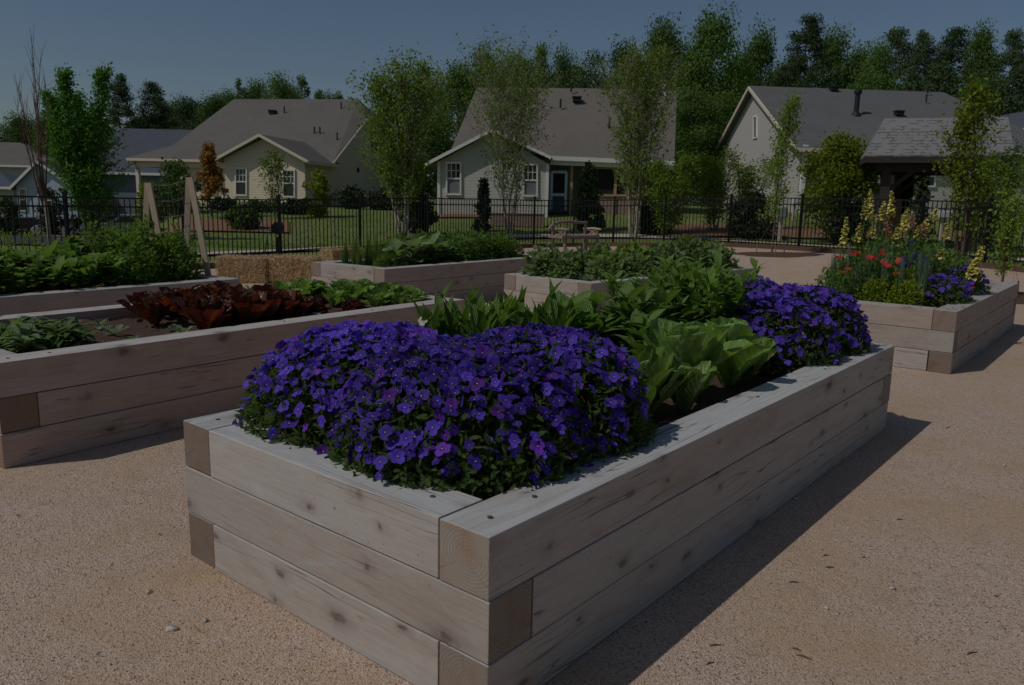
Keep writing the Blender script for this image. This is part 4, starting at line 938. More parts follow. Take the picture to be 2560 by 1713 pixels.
# a distant wood closing the horizon between the houses
lv = Leaves(); g = np.random.default_rng(5); n = 16000; b = g.uniform(-.80, .85, n); yy = g.uniform(97, 112, n); hh = 3+5*np.sqrt(np.clip(g.random(n), 0, 1))*(.7+.3*np.sin(b*31)+.2*np.sin(b*83))
lv.cards(np.stack([b*yy, yy, g.random(n)**.7*hh+.5], 1), .75, var=g.random(n)); wd = link('distant_wood', lv.mesh('distant_wood', M['lf_dark'])); tag(wd, 'low strip of far-off woodland closing the horizon between the houses', 'wood', kind='stuff')

# --- trees and shrubs between fence and houses
def T(name, label, cat, px, Y, ty, rpx, fn, leafm, barkm='bark', **k):
    h = top_h(px, ty, Y); r = rpx/F*Y; return place_tree(name, label, cat, px, Y, fn(h, r, **k), leafm, barkm)
T('column_tree', 'tall fresh green column tree with several upright leaders at left', 'tree', 235, 27, 128, 78, stems_tree, 'lf_col', nst=4, spread=.15, nbr=24, leaf=.10, nleaf=16000, low=.06, seed=3, trunk_r=.05, upright=2.2, sparse=.09, prof=lambda t: .95*(1-t)**.85+.10)
T('birch_tree', 'leafy multi-stemmed birch left of the sage house, fullest of the birches', 'tree', 1006, 28, 148, 112, stems_tree, 'lf_birch', 'birch', nst=5, spread=.17, nbr=20, leaf=.105, nleaf=15000, low=.2, seed=12, trunk_r=.06, upright=1.2, sparse=.12, prof=lambda t: 1.5*(1-t)**.6*(.4+t*1.3))
T('birch_tree', 'thinly leaved birch in front of the sage gable', 'tree', 1276, 30, 122, 112, stems_tree, 'lf_birch', 'birch', nst=5, spread=.13, nbr=20, leaf=.092, nleaf=7600, low=.2, seed=5, trunk_r=.045, upright=1.5, sparse=.085, prof=lambda t: 1.7*(1-t)**.7*(.35+t*1.5))
T('birch_tree', 'white-trunked birch before the screened porch', 'tree', 1588, 28.8, 118, 104, stems_tree, 'lf_birch', 'birch', nst=5, spread=.12, nbr=20, leaf=.095, nleaf=9500, low=.2, seed=9, trunk_r=.055, upright=1.5, sparse=.09, prof=lambda t: 1.65*(1-t)**.7*(.35+t*1.5))
T('young_tree', 'loose green young tree right of the white-trunked birch', 'tree', 1672, 27.6, 370, 55, stems_tree, 'lf_birch', nst=2, spread=.18, nbr=16, leaf=.08, nleaf=5500, low=.12, seed=21, trunk_r=.035, upright=.6, sparse=.12)
T('young_tree', 'airy yellow-green young tree between the sage and the grey house', 'tree', 1790, 30.5, 352, 50, stems_tree, 'lf_birch', nst=3, spread=.2, nbr=14, leaf=.085, nleaf=4200, low=.1, seed=22, trunk_r=.03, upright=.9, sparse=.13)
T('young_tree', 'airy young tree covering the foot of the grey gable wall', 'tree', 1862, 31.5, 372, 52, stems_tree, 'lf_birch', nst=3, spread=.22, nbr=14, leaf=.085, nleaf=4000, low=.08, seed=23, trunk_r=.03, upright=.9, sparse=.13)
T('tall_shrub', 'broad yellow-green shrub left of the pavilion', 'shrub', 2092, 27.5, 352, 84, crown_tree, 'lf_yel', seed=31, ncl=90, nleaf=11000, leaf=.10, low=.12, kind='bush', trunk_r=.05)
T('orange_tree', 'small rusty orange leaved tree before the cream house porch', 'tree', 527, 36, 357, 38, crown_tree, 'lf_orange', seed=33, ncl=44, nleaf=3600, leaf=.11, low=.2, kind='cone', trunk_r=.05)
T('young_tree', 'bare-looking young tree before the cream front gable', 'tree', 690, 36, 365, 48, stems_tree, 'lf_birch', nst=3, spread=.2, nbr=12, leaf=.10, nleaf=1700, low=.1, seed=34, trunk_r=.03, upright=.8, sparse=.12)
T('shrub', 'yellow-green shrub at the right corner of the cream gable', 'shrub', 795, 37, 432, 30, crown_tree, 'lf_yel', seed=35, ncl=40, nleaf=2200, leaf=.12, low=.05, kind='bush', trunk_r=.03)
T('shrub', 'olive shrub under the cream house porch beam', 'shrub', 440, 38, 405, 52, crown_tree, 'lf_mid', seed=36, ncl=50, nleaf=4200, leaf=.13, low=.05, kind='bush', trunk_r=.03)
T('shrub', 'small green shrub by the left porch column of the cream house', 'shrub', 372, 40, 452, 30, crown_tree, 'lf_yel', seed=37, ncl=36, nleaf=2000, leaf=.13, low=.05, kind='bush', trunk_r=.03)
T('magnolia_bush', 'dark glossy bush between the blue door and the porch screens', 'shrub', 1470, 31.5, 415, 40, crown_tree, 'lf_dark', seed=38, ncl=60, nleaf=6000, leaf=.13, low=.03, kind='cone', trunk_r=.04)
T('arborvitae', 'slim dark evergreen cone before the sage siding', 'shrub', 1209, 31, 452, 25, crown_tree, 'lf_mag', seed=39, ncl=50, nleaf=5200, leaf=.09, low=.02, kind='cone', trunk_r=.04)
T('magnolia_bush', 'dark evergreen at the foot of the fullest birch', 'shrub', 1042, 29.5, 468, 42, crown_tree, 'lf_mag', seed=40, ncl=50, nleaf=5200, leaf=.11, low=.02, kind='slender', trunk_r=.04)
T('magnolia_bush', 'dark rounded evergreen right of the white birch trunks', 'shrub', 1640, 29.6, 478, 48, crown_tree, 'lf_mag', seed=41, ncl=50, nleaf=5000, leaf=.11, low=.02, kind='bush', trunk_r=.04)
T('magnolia_bush', 'dark rounded evergreen behind the staked sapling', 'shrub', 1885, 28.5, 492, 52, crown_tree, 'lf_mag', seed=42, ncl=50, nleaf=5200, leaf=.10, low=.02, kind='bush', trunk_r=.04)
T('magnolia_bush', 'dark evergreen bush under the yellow-green shrub', 'shrub', 2128, 26.5, 500, 40, crown_tree, 'lf_mag', seed=43, ncl=44, nleaf=4000, leaf=.10, low=.02, kind='bush', trunk_r=.04)
T('holly_bush', 'bluish green bush seen through the open pavilion', 'shrub', 2300, 30, 438, 36, crown_tree, 'lf_dark', seed=44, ncl=44, nleaf=4200, leaf=.11, low=.02, kind='cone', trunk_r=.04)
T('garden_tree', 'rangy reddish-stemmed tree in front of the pavilion, rising above its roof', 'tree', 2418, 20.8, 165, 84, stems_tree, 'lf_yel', 'twig', nst=3, spread=.14, nbr=13, leaf=.10, nleaf=3600, low=.12, seed=51, trunk_r=.055, upright=1.0, sparse=.10)
T('garden_tree', 'dark stemmed vine-like tree on the right pavilion post', 'tree', 2474, 22.3, 330, 46, stems_tree, 'lf_mid', nst=3, spread=.08, nbr=14, leaf=.09, nleaf=4200, low=.1, seed=52, trunk_r=.08, upright=.8, sparse=.13)
T('young_tree', 'grey-green young tree at the right picture edge', 'tree', 2545, 18.6, 345, 52, stems_tree, 'lf_birch', nst=2, spread=.15, nbr=16, leaf=.06, nleaf=2600, low=.3, seed=53, trunk_r=.03, upright=.8, sparse=.11)
# dark shrubs along the left lots
for i, (px, ty, rp, Y, lf, lb) in enumerate([(120, 478, 36, 44, 'lf_mag', 'dark conical shrub in front of the small blue house'), (205, 480, 30, 46, 'lf_mag', 'dark shrub just right of the small blue house'), (265, 500, 26, 45, 'lf_dark', 'low dark shrub beside the orange mulch heap'), (395, 500, 40, 42, 'lf_mag', 'dark low shrub seen through the string trellis'), (565, 505, 34, 40, 'lf_mag', 'dark low shrub left under the cream gable window'), (650, 512, 40, 39, 'lf_dark', 'dark low shrub under the middle of the cream gable'), (735, 508, 36, 38.5, 'lf_mag', 'dark low shrub under the right cream gable window'), (880, 478, 46, 44, 'lf_mag', 'dark hedge bush along the shaded cream side wall'), (965, 476, 50, 43, 'lf_mag', 'dark hedge bush at the far end of the shaded cream wall'), (610, 520, 40, 31, 'lf_mid', 'thin weedy shrub on the bank behind the straw bales'), (8, 500, 30, 40, 'lf_dark', 'dark bush at the far left edge beyond the fence')]):
    T('shrub', lb, 'shrub', px, Y, ty, rp, crown_tree, lf, seed=60+i, ncl=36, nleaf=2200, leaf=.13, low=.02, kind='bush', trunk_r=.03)
# bare multi stem tree
def bare(px, Y, ty, n=9):
    p = at(px, 500, Y); h = top_h(px, ty, Y); z = ground_z(p.x, Y); random.seed(4)
    root = empty('bare_tree', (p.x, Y, z), label='leafless tree of tall thin reddish upright stems at the left', cat='tree')
    mb = MB(); mb.tube([(0, 0, 0), (-.02, 0, h*.16), (-.05, 0, h*.3)], [.045, .04, .035], 7); mb.build('trunk', M['birch'], root)
    for k in range(n):
        a = random.uniform(0, 6.28); s = random.uniform(.05, .16); P = curve_pts((-.05, 0, h*random.uniform(.2, .3)), (math.cos(a)*s-.05, math.sin(a)*s, 1), h*random.uniform(.45, .72), .1, .035, 8)
        mb = MB(); mb.tube(P, [.020*(1-.86*i/8) for i in range(9)], 5)
        for j in range(2, 8):
            for q in range(2):
                a2 = random.uniform(0, 6.28); W = curve_pts(P[j], (math.cos(a2)*.3, math.sin(a2)*.3, 1), h*random.uniform(.05, .14), .1, .06, 3); mb.tube(W, [.006, .005, .004, .002], 3, cap=False)
        mb.build('stem', M['twig'], root)
bare(118, 16.9, 72)
# two staked saplings inside the court
def staked(px, Y, ty, label, seed, mr=1.15, nl=3400):
    p = at(px, 640, Y); z = ground_z(p.x, Y); disc('mulch_ring', (p.x, Y-.1), mr, .035, M['mulch'], mr*.75)
    h = top_h(px, ty, Y); root = place_tree('sapling', label, 'tree', px, Y, stems_tree(h, h*.105, nst=1, nbr=34, leaf=.062, nleaf=nl, low=.22, seed=seed, trunk_r=.024, upright=1.5, sparse=.09), 'lf_birch', 'twig', z=z+.03)
    for k in range(3):
        a = k*2.1+.4; mb = MB(); mb.tube([(.42*math.cos(a), .42*math.sin(a), 0), (.40*math.cos(a), .40*math.sin(a), .22)], .014, 6); mb.tube([(.40*math.cos(a), .40*math.sin(a), .2), (.01, 0, .95)], .003, 3); mb.build('tree_stake', M['greywood'], root)
staked(1940, 20.9, 215, 'slim staked sapling growing from a mulch ring on the gravel', 71)
staked(2534, 13.4, 500, 'thin pale-trunked sapling with mulch ring at the right edge of the gravel', 73, 1.3, 1100)
# lawn tufts so the turf has blades
lv = Leaves(); n = 26000; g = np.random.default_rng(8); bb = g.uniform(-.5, .62, n); yy = 24+g.random(n)**1.5*16; k = yy > np.interp(bb, [-.5, -.3, 0, .13, .28, .38, .55], [17, 19, 25, 27.5, 25, 23, 20])+.6
bb, yy = bb[k], yy[k]; P = np.stack([bb*yy, yy, np.array([ground_z(a*b, b) for a, b in zip(bb, yy)])-.02], 1)
lv.add(P, np.array([0, 0, 1.])+g.normal(size=(len(P), 3))*.35, g.normal(size=(len(P), 3)), g.uniform(.05, .11, len(P)), .02, .5, .1, 'blade', 2); tag(link('grass_blades', lv.mesh('grass_blades', M['lf_birch'])), 'mown lawn grass beyond the fence', 'grass', kind='stuff')

# ================================================================== PLANTS IN THE BEDS
ZS = 3*TH-.075                                   # soil level
def base_v(n): return np.zeros((n, 3))
def rosette(n, Lr, Wr, el0, el1, bend, cup=.25, prof='obov', nt=6, ruf=0, seed=1, h0=0, core=.02, m=0):
    """n leaves spiralling out from a centre, outer ones lower"""
    g = np.random.default_rng(seed); lv = Leaves(); k = np.arange(n)/max(1, n-1)
    ph = np.arange(n)*2.39996+g.normal(size=n)*.25; el = np.radians(el0+(el1-el0)*k+g.normal(size=n)*6)
    d = np.stack([np.cos(ph)*np.cos(el), np.sin(ph)*np.cos(el), np.sin(el)], 1)
    nr = np.stack([-np.cos(ph)*np.sin(el), -np.sin(ph)*np.sin(el), np.cos(el)], 1)      # upper side faces the axis
    b = np.stack([np.cos(ph)*core*(1-k*.5), np.sin(ph)*core*(1-k*.5), np.full(n, h0)], 1)
    Lg = g.uniform(*Lr, n)*(1-.15*k); lv.add(b, d, nr, Lg, Lg*g.uniform(*Wr, n), g.uniform(bend[0], bend[1], n)*(1-.5*k), cup, prof, nt, m, ruf, cols=5); return lv
def stemplant(h, nst, nleaf, Ll, Wl, el=20, bend=.8, prof='lance', seed=1, spread=.12, r=.006, top=.95, m=0, low=.1, ruf=0, nt=4):
    """upright stems with leaves along them; returns trunk MB and Leaves"""
    random.seed(seed); g = np.random.default_rng(seed); mb = MB(); lv = Leaves(); B = []; D = []
    for s in range(nst):
        a = random.uniform(0, 6.28); P = curve_pts((random.gauss(0, .02), random.gauss(0, .02), 0), (math.cos(a)*spread*random.random()*2, math.sin(a)*spread*random.random()*2, 1), h*random.uniform(.7, 1.05), .2, .05, 6)
        mb.tube(P, [r*(1-.7*i/6) for i in range(7)], 5, cap=False)
        for k in range(nleaf):
            t = low+(top-low)*k/nleaf; i = min(5, int(t*6)); B.append(tuple(P[i].lerp(P[i+1], t*6-i))); ph = k*2.4+a+random.gauss(0, .3); e = math.radians(el+40*t+random.gauss(0, 12))
            D.append((math.cos(ph)*math.cos(e), math.sin(ph)*math.cos(e), math.sin(e)))
    B, D = np.array(B), np.array(D); n = len(B); nr = np.stack([-D[:, 0]*D[:, 2], -D[:, 1]*D[:, 2], np.hypot(D[:, 0], D[:, 1])**2+.05], 1)
    lv.add(B, D, nr, g.uniform(*Ll, n), g.uniform(*Wl, n), g.normal(size=n)*.2+bend, .2, prof, nt, m, ruf); return mb, lv
def ballplant(h, r, n, Ll, Wl, prof='ell', seed=1, up=.5, bend=.6, nt=3, m=0, shell=.35, ruf=0):
    """dense bushy plant: leaves through a dome"""
    g = np.random.default_rng(seed); d = unit(g.normal(size=(n, 3))+np.array([0, 0, .35])); d[:, 2] = np.abs(d[:, 2]); q = g.random(n)**shell
    P = d*q[:, None]*np.array([r, r, h])*(1+.18*np.sin(d[:, :1]*7+seed)*np.cos(d[:, 1:2]*6)); D = unit(d*.9+g.normal(size=(n, 3))*.55+np.array([0, 0, up])); lv = Leaves()
    lv.add(P, D, np.array([0, 0, 1.])+g.normal(size=(n, 3))*.25+d*.4, g.uniform(*Ll, n), g.uniform(*Wl, n), g.normal(size=n)*.25+bend, .2, prof, nt, m, ruf); return lv
def put(name, label, cat, group, me, pos, rz=None, sc=1, part='foliage', stem=None, tilt=0):
    """a plant: one mesh, or Empty > stem, foliage"""
    rz = random.uniform(0, 6.28) if rz is None else rz
    if stem is None:
        o = link(name, me, None, pos, (random.gauss(0, tilt), random.gauss(0, tilt), rz), sc); return tag(o, label, cat, group)
    o = empty(name, pos, rz, label, cat, group); o.scale = (sc, sc, sc) if not hasattr(sc, '__len__') else sc; link('stem', stem, o); link(part, me, o); return o

# ---------------- violas
def flower_mesh(name, mats, s=.026, seed=1, fold=0):
    g = np.random.default_rng(seed); lv = Leaves()
    for ang, ln, wd, tl, off in ((62, 1.0, .98, .12, -.002), (118, 1.0, .98, .12, -.002), (8, .92, .86, .16, .0015), (172, .92, .86, .16, .0015), (270, 1.05, 1.2, .2, .003)):
        a = math.radians(ang+g.normal()*4); d = (math.cos(a), math.sin(a), .1+tl); lv.add([(math.cos(a)*.002, math.sin(a)*.002, off)], d, (0, 0, 1), s*ln, s*wd, .35-fold+g.normal()*.22, .12+fold*.2, 'petal', 3, 0, var=.3+.5*g.random())
    # eye and honey guides lie on the petals
    for k in range(5):
        a = math.radians(k*72+20); lv.add([(0, 0, .0062)], (math.cos(a), math.sin(a), .1), (0, 0, 1), .0023, .0022, .2, 0, 'petal', 2, 1)
    for ang in (250, 270, 290, 185, -5): a = math.radians(ang); lv.add([(math.cos(a)*.003, math.sin(a)*.003, .0058)], (math.cos(a), math.sin(a), .28), (0, 0, 1), .0085, .0016, .35, 0, 'lance', 2, 2)
    return lv.mesh(name, mats)
FL = [flower_mesh('viola_flower', [M['petal' if i < 4 else 'petal2'], M['eye'], M['stripe']], .025+.002*(i % 3), i) for i in range(5)]+[flower_mesh('viola_flower', [M['petal'], M['eye'], M['stripe']], .022, 30+i, .7+.5*i) for i in range(2)]
FLY = flower_mesh('viola_flower_yellow', [M['yellowpetal'], M['eye'], M['stripe']], .02, 9)
def mound_h(u, v, domes):
    best = -1; bi = 0
    for i, (cu, cv, ru, rv, h, p) in enumerate(domes):
        q = ((u-cu)/ru)**2+((v-cv)/rv)**2
        z = h*(max(0, 1-q**(p/2)))**.55 if q < 1 else -1
        if z > best: best = z; bi = i
    return best, bi
def viola_bed(bed, domes, labels, nflow, z0=.53, seed=1, fsize=1.0, leafn=2600, keep=100, group='purple viola plants', front_bare=True, lsc=1):
    g = np.random.default_rng(seed); random.seed(seed)
    for i, d in enumerate(domes):
        cu, cv, ru, rv, h, p = d; O = bp(bed, cu, cv, z0)
        root = empty('viola_plant', O, BEDS[bed][2], labels[i], 'flowering plant', group)
        B = []; N = []; F_ = []
        while len(B) < leafn:
            u = cu+ru*g.uniform(-1.02, 1.02); v = cv+rv*g.uniform(-1.02, 1.02); z, bi = mound_h(u, v, domes)
            if bi != i or z < 0: continue
            e = .02; zu = mound_h(u+e, v, domes)[0]; zv = mound_h(u, v+e, domes)[0]; zu = z if zu < 0 else zu; zv = z if zv < 0 else zv
            n = np.array([-(zu-z)/e, -(zv-z)/e, 1.]); n[:2] = np.clip(n[:2], -4, 4); n /= np.linalg.norm(n)
            steep = 1-n[2]
            # the flanks have more area than their footprint
            reps = 1+int(steep*3.2)
            for _ in range(reps):
                zz = z*(1-steep*.9*g.random()) if steep > .35 else z
                depth = g.random()**2*.11
                B.append((u-cu-n[0]*depth+g.normal()*.008, v-cv-n[1]*depth+g.normal()*.008, max(.0, zz-n[2]*depth))); N.append(n)
                if depth < .03: F_.append((u-cu, v-cv, zz, n))
        B = np.array(B); N = np.array(N); nn = len(B)
        D = unit(N*.55+g.normal(size=(nn, 3))*.7+np.array([0, 0, .25]))
        lv = Leaves(); lv.add(B, D, N+g.normal(size=(nn, 3))*.5, g.uniform(.028, .058, nn)*lsc, g.uniform(.011, .020, nn)*lsc, g.normal(size=nn)*.3+.5, .2, 'ell', 3)
        link('foliage', lv.mesh('viola_foliage', M['viola_leaf']), root)
        # flowers: thick on the crown, thin on the lowest flank; spacing by rejection
        g.shuffle(idx := np.arange(len(F_))); out = []; cell = {}
        want = nflow[i]
        for j in idx:
            fu, fv, fz, n = F_[j]; hh = fz/max(h, .01)
            if g.random() > np.clip((hh-.15)*1.5, .07, 1): continue
            pz = np.array([fu, fv, fz])+n*g.uniform(.012, .04)
            key = tuple((pz/.03).astype(int)); ok = True
            for a in (-1, 0, 1):
                for b_ in (-1, 0, 1):
                    for c_ in (-1, 0, 1):
                        for q in cell.get((key[0]+a, key[1]+b_, key[2]+c_), ()):
                            if np.linalg.norm(q-pz) < .027*fsize: ok = False
            if not ok: continue
            cell.setdefault(key, []).append(pz); nd = unit(n*1.0+np.array([-.25, -.25, .25])+g.normal(size=3)*.62); out.append((pz, nd))
            if len(out) >= want: break
        cw = Matrix.Rotation(-BEDS[bed][2], 3, 'Z') @ (Vector((0, 0, CH))-O)
        out.sort(key=lambda t: (Vector(t[0])-cw).length-.9*Vector(t[1]).dot((cw-Vector(t[0])).normalized()))
        rest = []
        for k, (pz, nd) in enumerate(out):
            q = Vector(nd).to_track_quat('Z', 'Y'); rot = (q @ Matrix.Rotation(g.normal()*.45, 3, 'Z').to_quaternion()); me = FL[int(g.choice(7, p=[.19, .19, .18, .16, .11, .10, .07]))]; s = fsize*g.uniform(.72, 1.18)
            if k < keep:
                o = link('flower', me, root, Vector(pz)); o.rotation_euler = rot.to_euler(); o.scale = (s, s, s)
            else: rest.append((me, Matrix.LocRotScale(Vector(pz), rot, Vector((s, s, s)))))
        if rest:
            V = []; Fc = []; MI = []; va = []; n0 = 0; mats = [M['petal'], M['eye'], M['stripe'], M['petal2']]
            for me, mt in rest:
                co = np.empty(len(me.vertices)*3, np.float32); me.vertices.foreach_get('co', co); co = co.reshape(-1, 3)
                A = np.array(mt); V.append(co @ A[:3, :3].T+A[:3, 3]); f = np.empty(len(me.loops), np.int32); me.loops.foreach_get('vertex_index', f); Fc.append(f.reshape(-1, 4)+n0); n0 += len(co)
                mi = np.empty(len(me.polygons), np.int32); me.polygons.foreach_get('material_index', mi); 
                if me is FL[4]: mi = np.where(mi == 0, 3, mi)
                MI.append(mi); x = np.empty(len(co), np.float32); me.attributes['var'].data.foreach_get('value', x); va.append(np.clip(x+g.normal()*.2, 0, 1))
            lf = Leaves(); lf.V = V; lf.Q = Fc; lf.mi = MI; lf.var = va; lf.rib = [np.zeros(n0)]; lf.n = n0
            o = link('flowers', lf.mesh('viola_flowers', mats), root); o['kind'] = 'stuff'
        # a few dead blooms and stems low down
VG = 'purple viola plants in the nearest bed'
viola_bed('M', [(.60, 1.18, .52, .52, .36, 2.6), (.54, .60, .47, .47, .37, 3.4), (.90, .54, .42, .44, .385, 3.6)],
          ['leftmost purple viola mound at the near end of the nearest bed', 'purple viola mound spilling over the near corner timber', 'purple viola mound in front of the green romaine'], (560, 480, 400), seed=3, leafn=8500, group=VG, fsize=.87)
viola_bed('M', [(3.10, .48, .34, .40, .35, 3.2), (3.58, .46, .38, .40, .38, 3.4), (3.62, .86, .36, .36, .41, 2.4)],
          ['viola mound just right of the big romaine in the nearest bed', 'viola mound at the far right corner of the nearest bed', 'tall viola mound at the back of the far end of the nearest bed'], (290, 300, 240), seed=4, leafn=4200, group=VG, fsize=.9)
o = link('yellow_viola', FLY, None, bp('M', .20, .68, .66)); o.rotation_euler = (R(60), 0, R(-20)); tag(o, 'single small yellow bloom low in the near purple violas', 'flower')
o = link('white_bloom', flower_mesh('white_bloom', [M['whitepetal'], M['eye'], M['whitepetal']], .024, 12), None, bp('M', 1.10, 1.40, .875)); o.rotation_euler = (R(70), 0, R(-10)); tag(o, 'single white bloom on top of the left viola mound', 'flower')
# ---------------- romaine in the nearest bed
def romaine(seed, n=19, L0=.24, L1=.32): return rosette(n, (L0, L1), (.50, .64), 54, 89, (-.15, .6), .36, 'spoon', 12, .09, seed, core=.03).mesh('romaine_lettuce', M['romaine'])
RG = 'green romaine heads in the nearest bed'
for i, (u, v, s, lb) in enumerate([(1.50, .42, 1.0, 'small loose green romaine right beside the near violas'), (1.96, .48, 1.27, 'largest upright green romaine in the nearest bed'), (2.40, .42, 1.08, 'green romaine between the largest one and the far violas'), (1.66, .82, .8, 'pale green romaine half hidden behind the largest one'), (1.38, 1.02, .62, 'tiny pale romaine peeping over the near violas'), (1.74, .34, .8, 'low romaine closest to the right timber, left of the largest head'), (2.58, .40, .85, 'small romaine tucked against the far violas')]):
    put('romaine_lettuce', lb, 'lettuce', RG, romaine(20+i, 22 if i < 3 else 13), bp('M', u, v, ZS+.01), i*1.3+.4, (s*1.05, s*1.05, s*1.2))
# low outer leaves lying on the soil
# ---------------- other greens in the nearest bed
LM = stemplant(.36, 8, 10, (.15, .23), (.035, .055), 42, .35, 'lance', 5, .10)
L1m = [(a.mesh('lance_stems', M['green']), b.mesh('lance_leaves', M['green'])) for a, b in (LM, stemplant(.34, 8, 10, (.14, .22), (.035, .055), 45, .3, 'lance', 6, .12))]
pos = [(1.16, 1.36), (1.34, 1.42), (1.25, 1.18), (1.52, 1.42), (1.62, 1.18), (1.76, 1.42), (1.66, 1.02)]
for i, (u, v) in enumerate(pos):
    put('lance_leaf_plant', ORD[i+1]+' erect lance-leaved clump behind the near violas, counted along the row', 'plant', 'erect lance-leaved plants behind the violas', L1m[i % 2][1], bp('M', u, v, ZS), None, random.uniform(.95, 1.15), stem=L1m[i % 2][0])
a, b = stemplant(.44, 1, 34, (.15, .22), (.022, .032), 8, 1.1, 'lance', 8, .02, r=.008, low=.3); put('lily_plant', 'single tall lily stem with arching narrow leaves behind the violas', 'plant', None, b.mesh('lily_leaves', M['green']), bp('M', 1.52, 1.27, ZS), .5, 1.08, stem=a.mesh('lily_stem', M['green']))
a, b = stemplant(.26, 2, 26, (.11, .16), (.02, .03), 12, .9, 'lance', 9, .1, r=.007, low=.2); put('lily_plant', 'shorter whorled lily shoots in the middle of the nearest bed', 'plant', None, b.mesh('lily_leaves', M['green_b']), bp('M', 2.0, .98, ZS), .2, 1.0, stem=a.mesh('lily_stem', M['green']))
BR = [stemplant(.34+.04*i, 9, 11, (.13, .21), (.06, .09), 22, .7, 'ell', 30+i, .22, low=.15) for i in range(3)]
BRm = [(a.mesh('broad_stems', M['green_b']), b.mesh('broad_leaves', M['green_b'])) for a, b in BR]
DK = [stemplant(.50+.05*i, 15, 20, (.09, .16), (.03, .046), 20, .8, 'ell', 40+i, .30, low=.15) for i in range(3)]
DKm = [(a.mesh('bushy_stems', M['green']), b.mesh('bushy_leaves', M['green'])) for a, b in DK]
k = 0
for u, v in [(2.30, 1.32), (2.35, .98), (2.58, 1.25), (2.12, .80), (2.60, .88), (2.18, 1.12), (1.88, 1.12)]:
    k += 1; put('broad_leaf_plant', ORD[k]+' broad-leaved clump behind the romaine, counted from the near end', 'plant', 'broad-leaved plants behind the romaine', BRm[k % 3][1], bp('M', u, v, ZS), None, random.uniform(.9, 1.15), stem=BRm[k % 3][0])
k = 0
for u, v in [(2.92, 1.32), (3.0, .98), (3.28, 1.36), (3.6, 1.36), (3.25, 1.08), (2.76, 1.02), (3.78, 1.38), (2.85, .72)]:
    k += 1; put('bushy_green_plant', ORD[k]+' bushy dark green clump at the far end beside the violas', 'plant', 'bushy green plants at the far end of the nearest bed', DKm[k % 3][1], bp('M', u, v, ZS), None, random.uniform(.95, 1.15), stem=DKm[k % 3][0])

# ---------------- left bed: sage-like greens, seedlings, red romaine, green lettuce
SG = [stemplant(.17, 14, 10, (.09, .16), (.035, .055), 10, 1.2, 'ell', 50+i, .75, low=.1, r=.005) for i in range(3)]
SGm = [(a.mesh('grey_stems', M['green_g']), b.mesh('grey_leaves', M['green_g' if i else 'green'])) for i, (a, b) in enumerate(SG)]
k = 0
for u, v in [(.32, .42), (.45, .75), (.52, .38), (.36, 1.08), (.62, .62), (.28, .72)]:
    k += 1; put('radish_plant', ORD[k]+' low arching grey-green clump at the near end of the red lettuce bed', 'plant', 'low arching greens at the near left', SGm[k % 3][1], bp('L', u, v, ZS), None, random.uniform(.9, 1.15), stem=SGm[k % 3][0])
k = 0
for u, v, s in [(.85, 1.10, .9), (1.02, .78, 1.0), (1.12, 1.18, .8), (.95, .42, .7), (1.32, .45, .8), (.78, .86, .6), (1.42, .72, .6), (2.1, .33, .6), (2.42, .38, .7)]:
    k += 1; put('cabbage_seedling', ORD[k]+' small pale cabbage seedling on the bare soil, counted from the left', 'plant', 'pale cabbage seedlings on the bare soil', rosette(8, (.07, .11), (.75, .95), 15, 60, (.5, 1.0), .25, 'round', 5, .03, 90+k).mesh('cabbage_seedling', M['cabbage']), bp('L', u, v, ZS+.01), None, s)
RR_ = [rosette(20, (.20, .28), (.50, .66), 50, 89, (-.2, .6), .40, 'spoon', 10, .16, 100+i, core=.03).mesh('red_romaine', M['redrom']) for i in range(4)]
k = 0
for u, v, s in [(1.42, .98, .92), (1.50, .44, 1.1), (1.62, .74, 1.0), (1.52, 1.30, .95), (1.82, .42, 1.1), (1.80, 1.02, 1.05), (1.95, .74, 1.05), (1.84, 1.36, .95), (2.12, .46, 1.05), (2.14, 1.04, 1.0), (2.22, 1.36, .95), (2.36, .74, .95), (2.44, 1.08, .95), (2.28, .48, .8), (1.72, .58, .95), (1.95, .30+.12, .95), (2.05, .78, .95), (1.68, 1.16, .95), (2.0, 1.2, .95), (2.22, .62, .9)]:
    k += 1; put('red_romaine', ORD[k]+' head in the dark red romaine patch, planting order from the left', 'lettuce', 'dark red romaine heads', RR_[k % 4], bp('L', u, v, ZS+.01), None, s)
FR = [rosette(26, (.08, .13), (.7, .9), 10, 85, (.3, .9), .3, 'round', 6, .32, 120+i).mesh('frilly_lettuce', M['frilly']) for i in range(2)]
k = 0
for u, v, s in [(2.62, .62, 1.1), (2.72, .92, 1.0), (2.80, .42, 1.05), (3.0, .60, .9), (3.02, 1.02, .9)]:
    k += 1; put('frilly_lettuce', ORD[k]+' frilly brown-red lettuce, counted from the left', 'lettuce', 'frilly brown-red lettuces', FR[k % 2], bp('L', u, v, ZS+.01), None, s)
GL = [rosette(15, (.16, .23), (.6, .85), 32, 86, (-.1, .7), .36, 'spoon', 9, .10, 130+i, core=.02).mesh('green_lettuce', M['romaine']) for i in range(3)]
k = 0
for u, v, s in [(2.55, 1.34, 1.0), (2.80, 1.34, 1.1), (2.72, 1.15, .9), (3.02, 1.30, 1.15), (3.24, 1.36, 1.0), (3.22, .84, 1.05), (3.24, .48, .95), (3.46, 1.24, 1.0), (3.44, .66, 1.05), (3.50, .38, .85), (3.50, .95, 1.0), (2.98, .82, .8), (3.60, .56, .95), (3.62, 1.12, 1.0), (3.10, .42, .85), (3.34, 1.06, 1.0), (3.3, .30, .8)]:
    k += 1; put('green_lettuce', ORD[k]+' bright green lettuce at the far end of the red lettuce bed', 'lettuce', 'bright green lettuces', GL[k % 3], bp('L', u, v, ZS+.01), None, s)

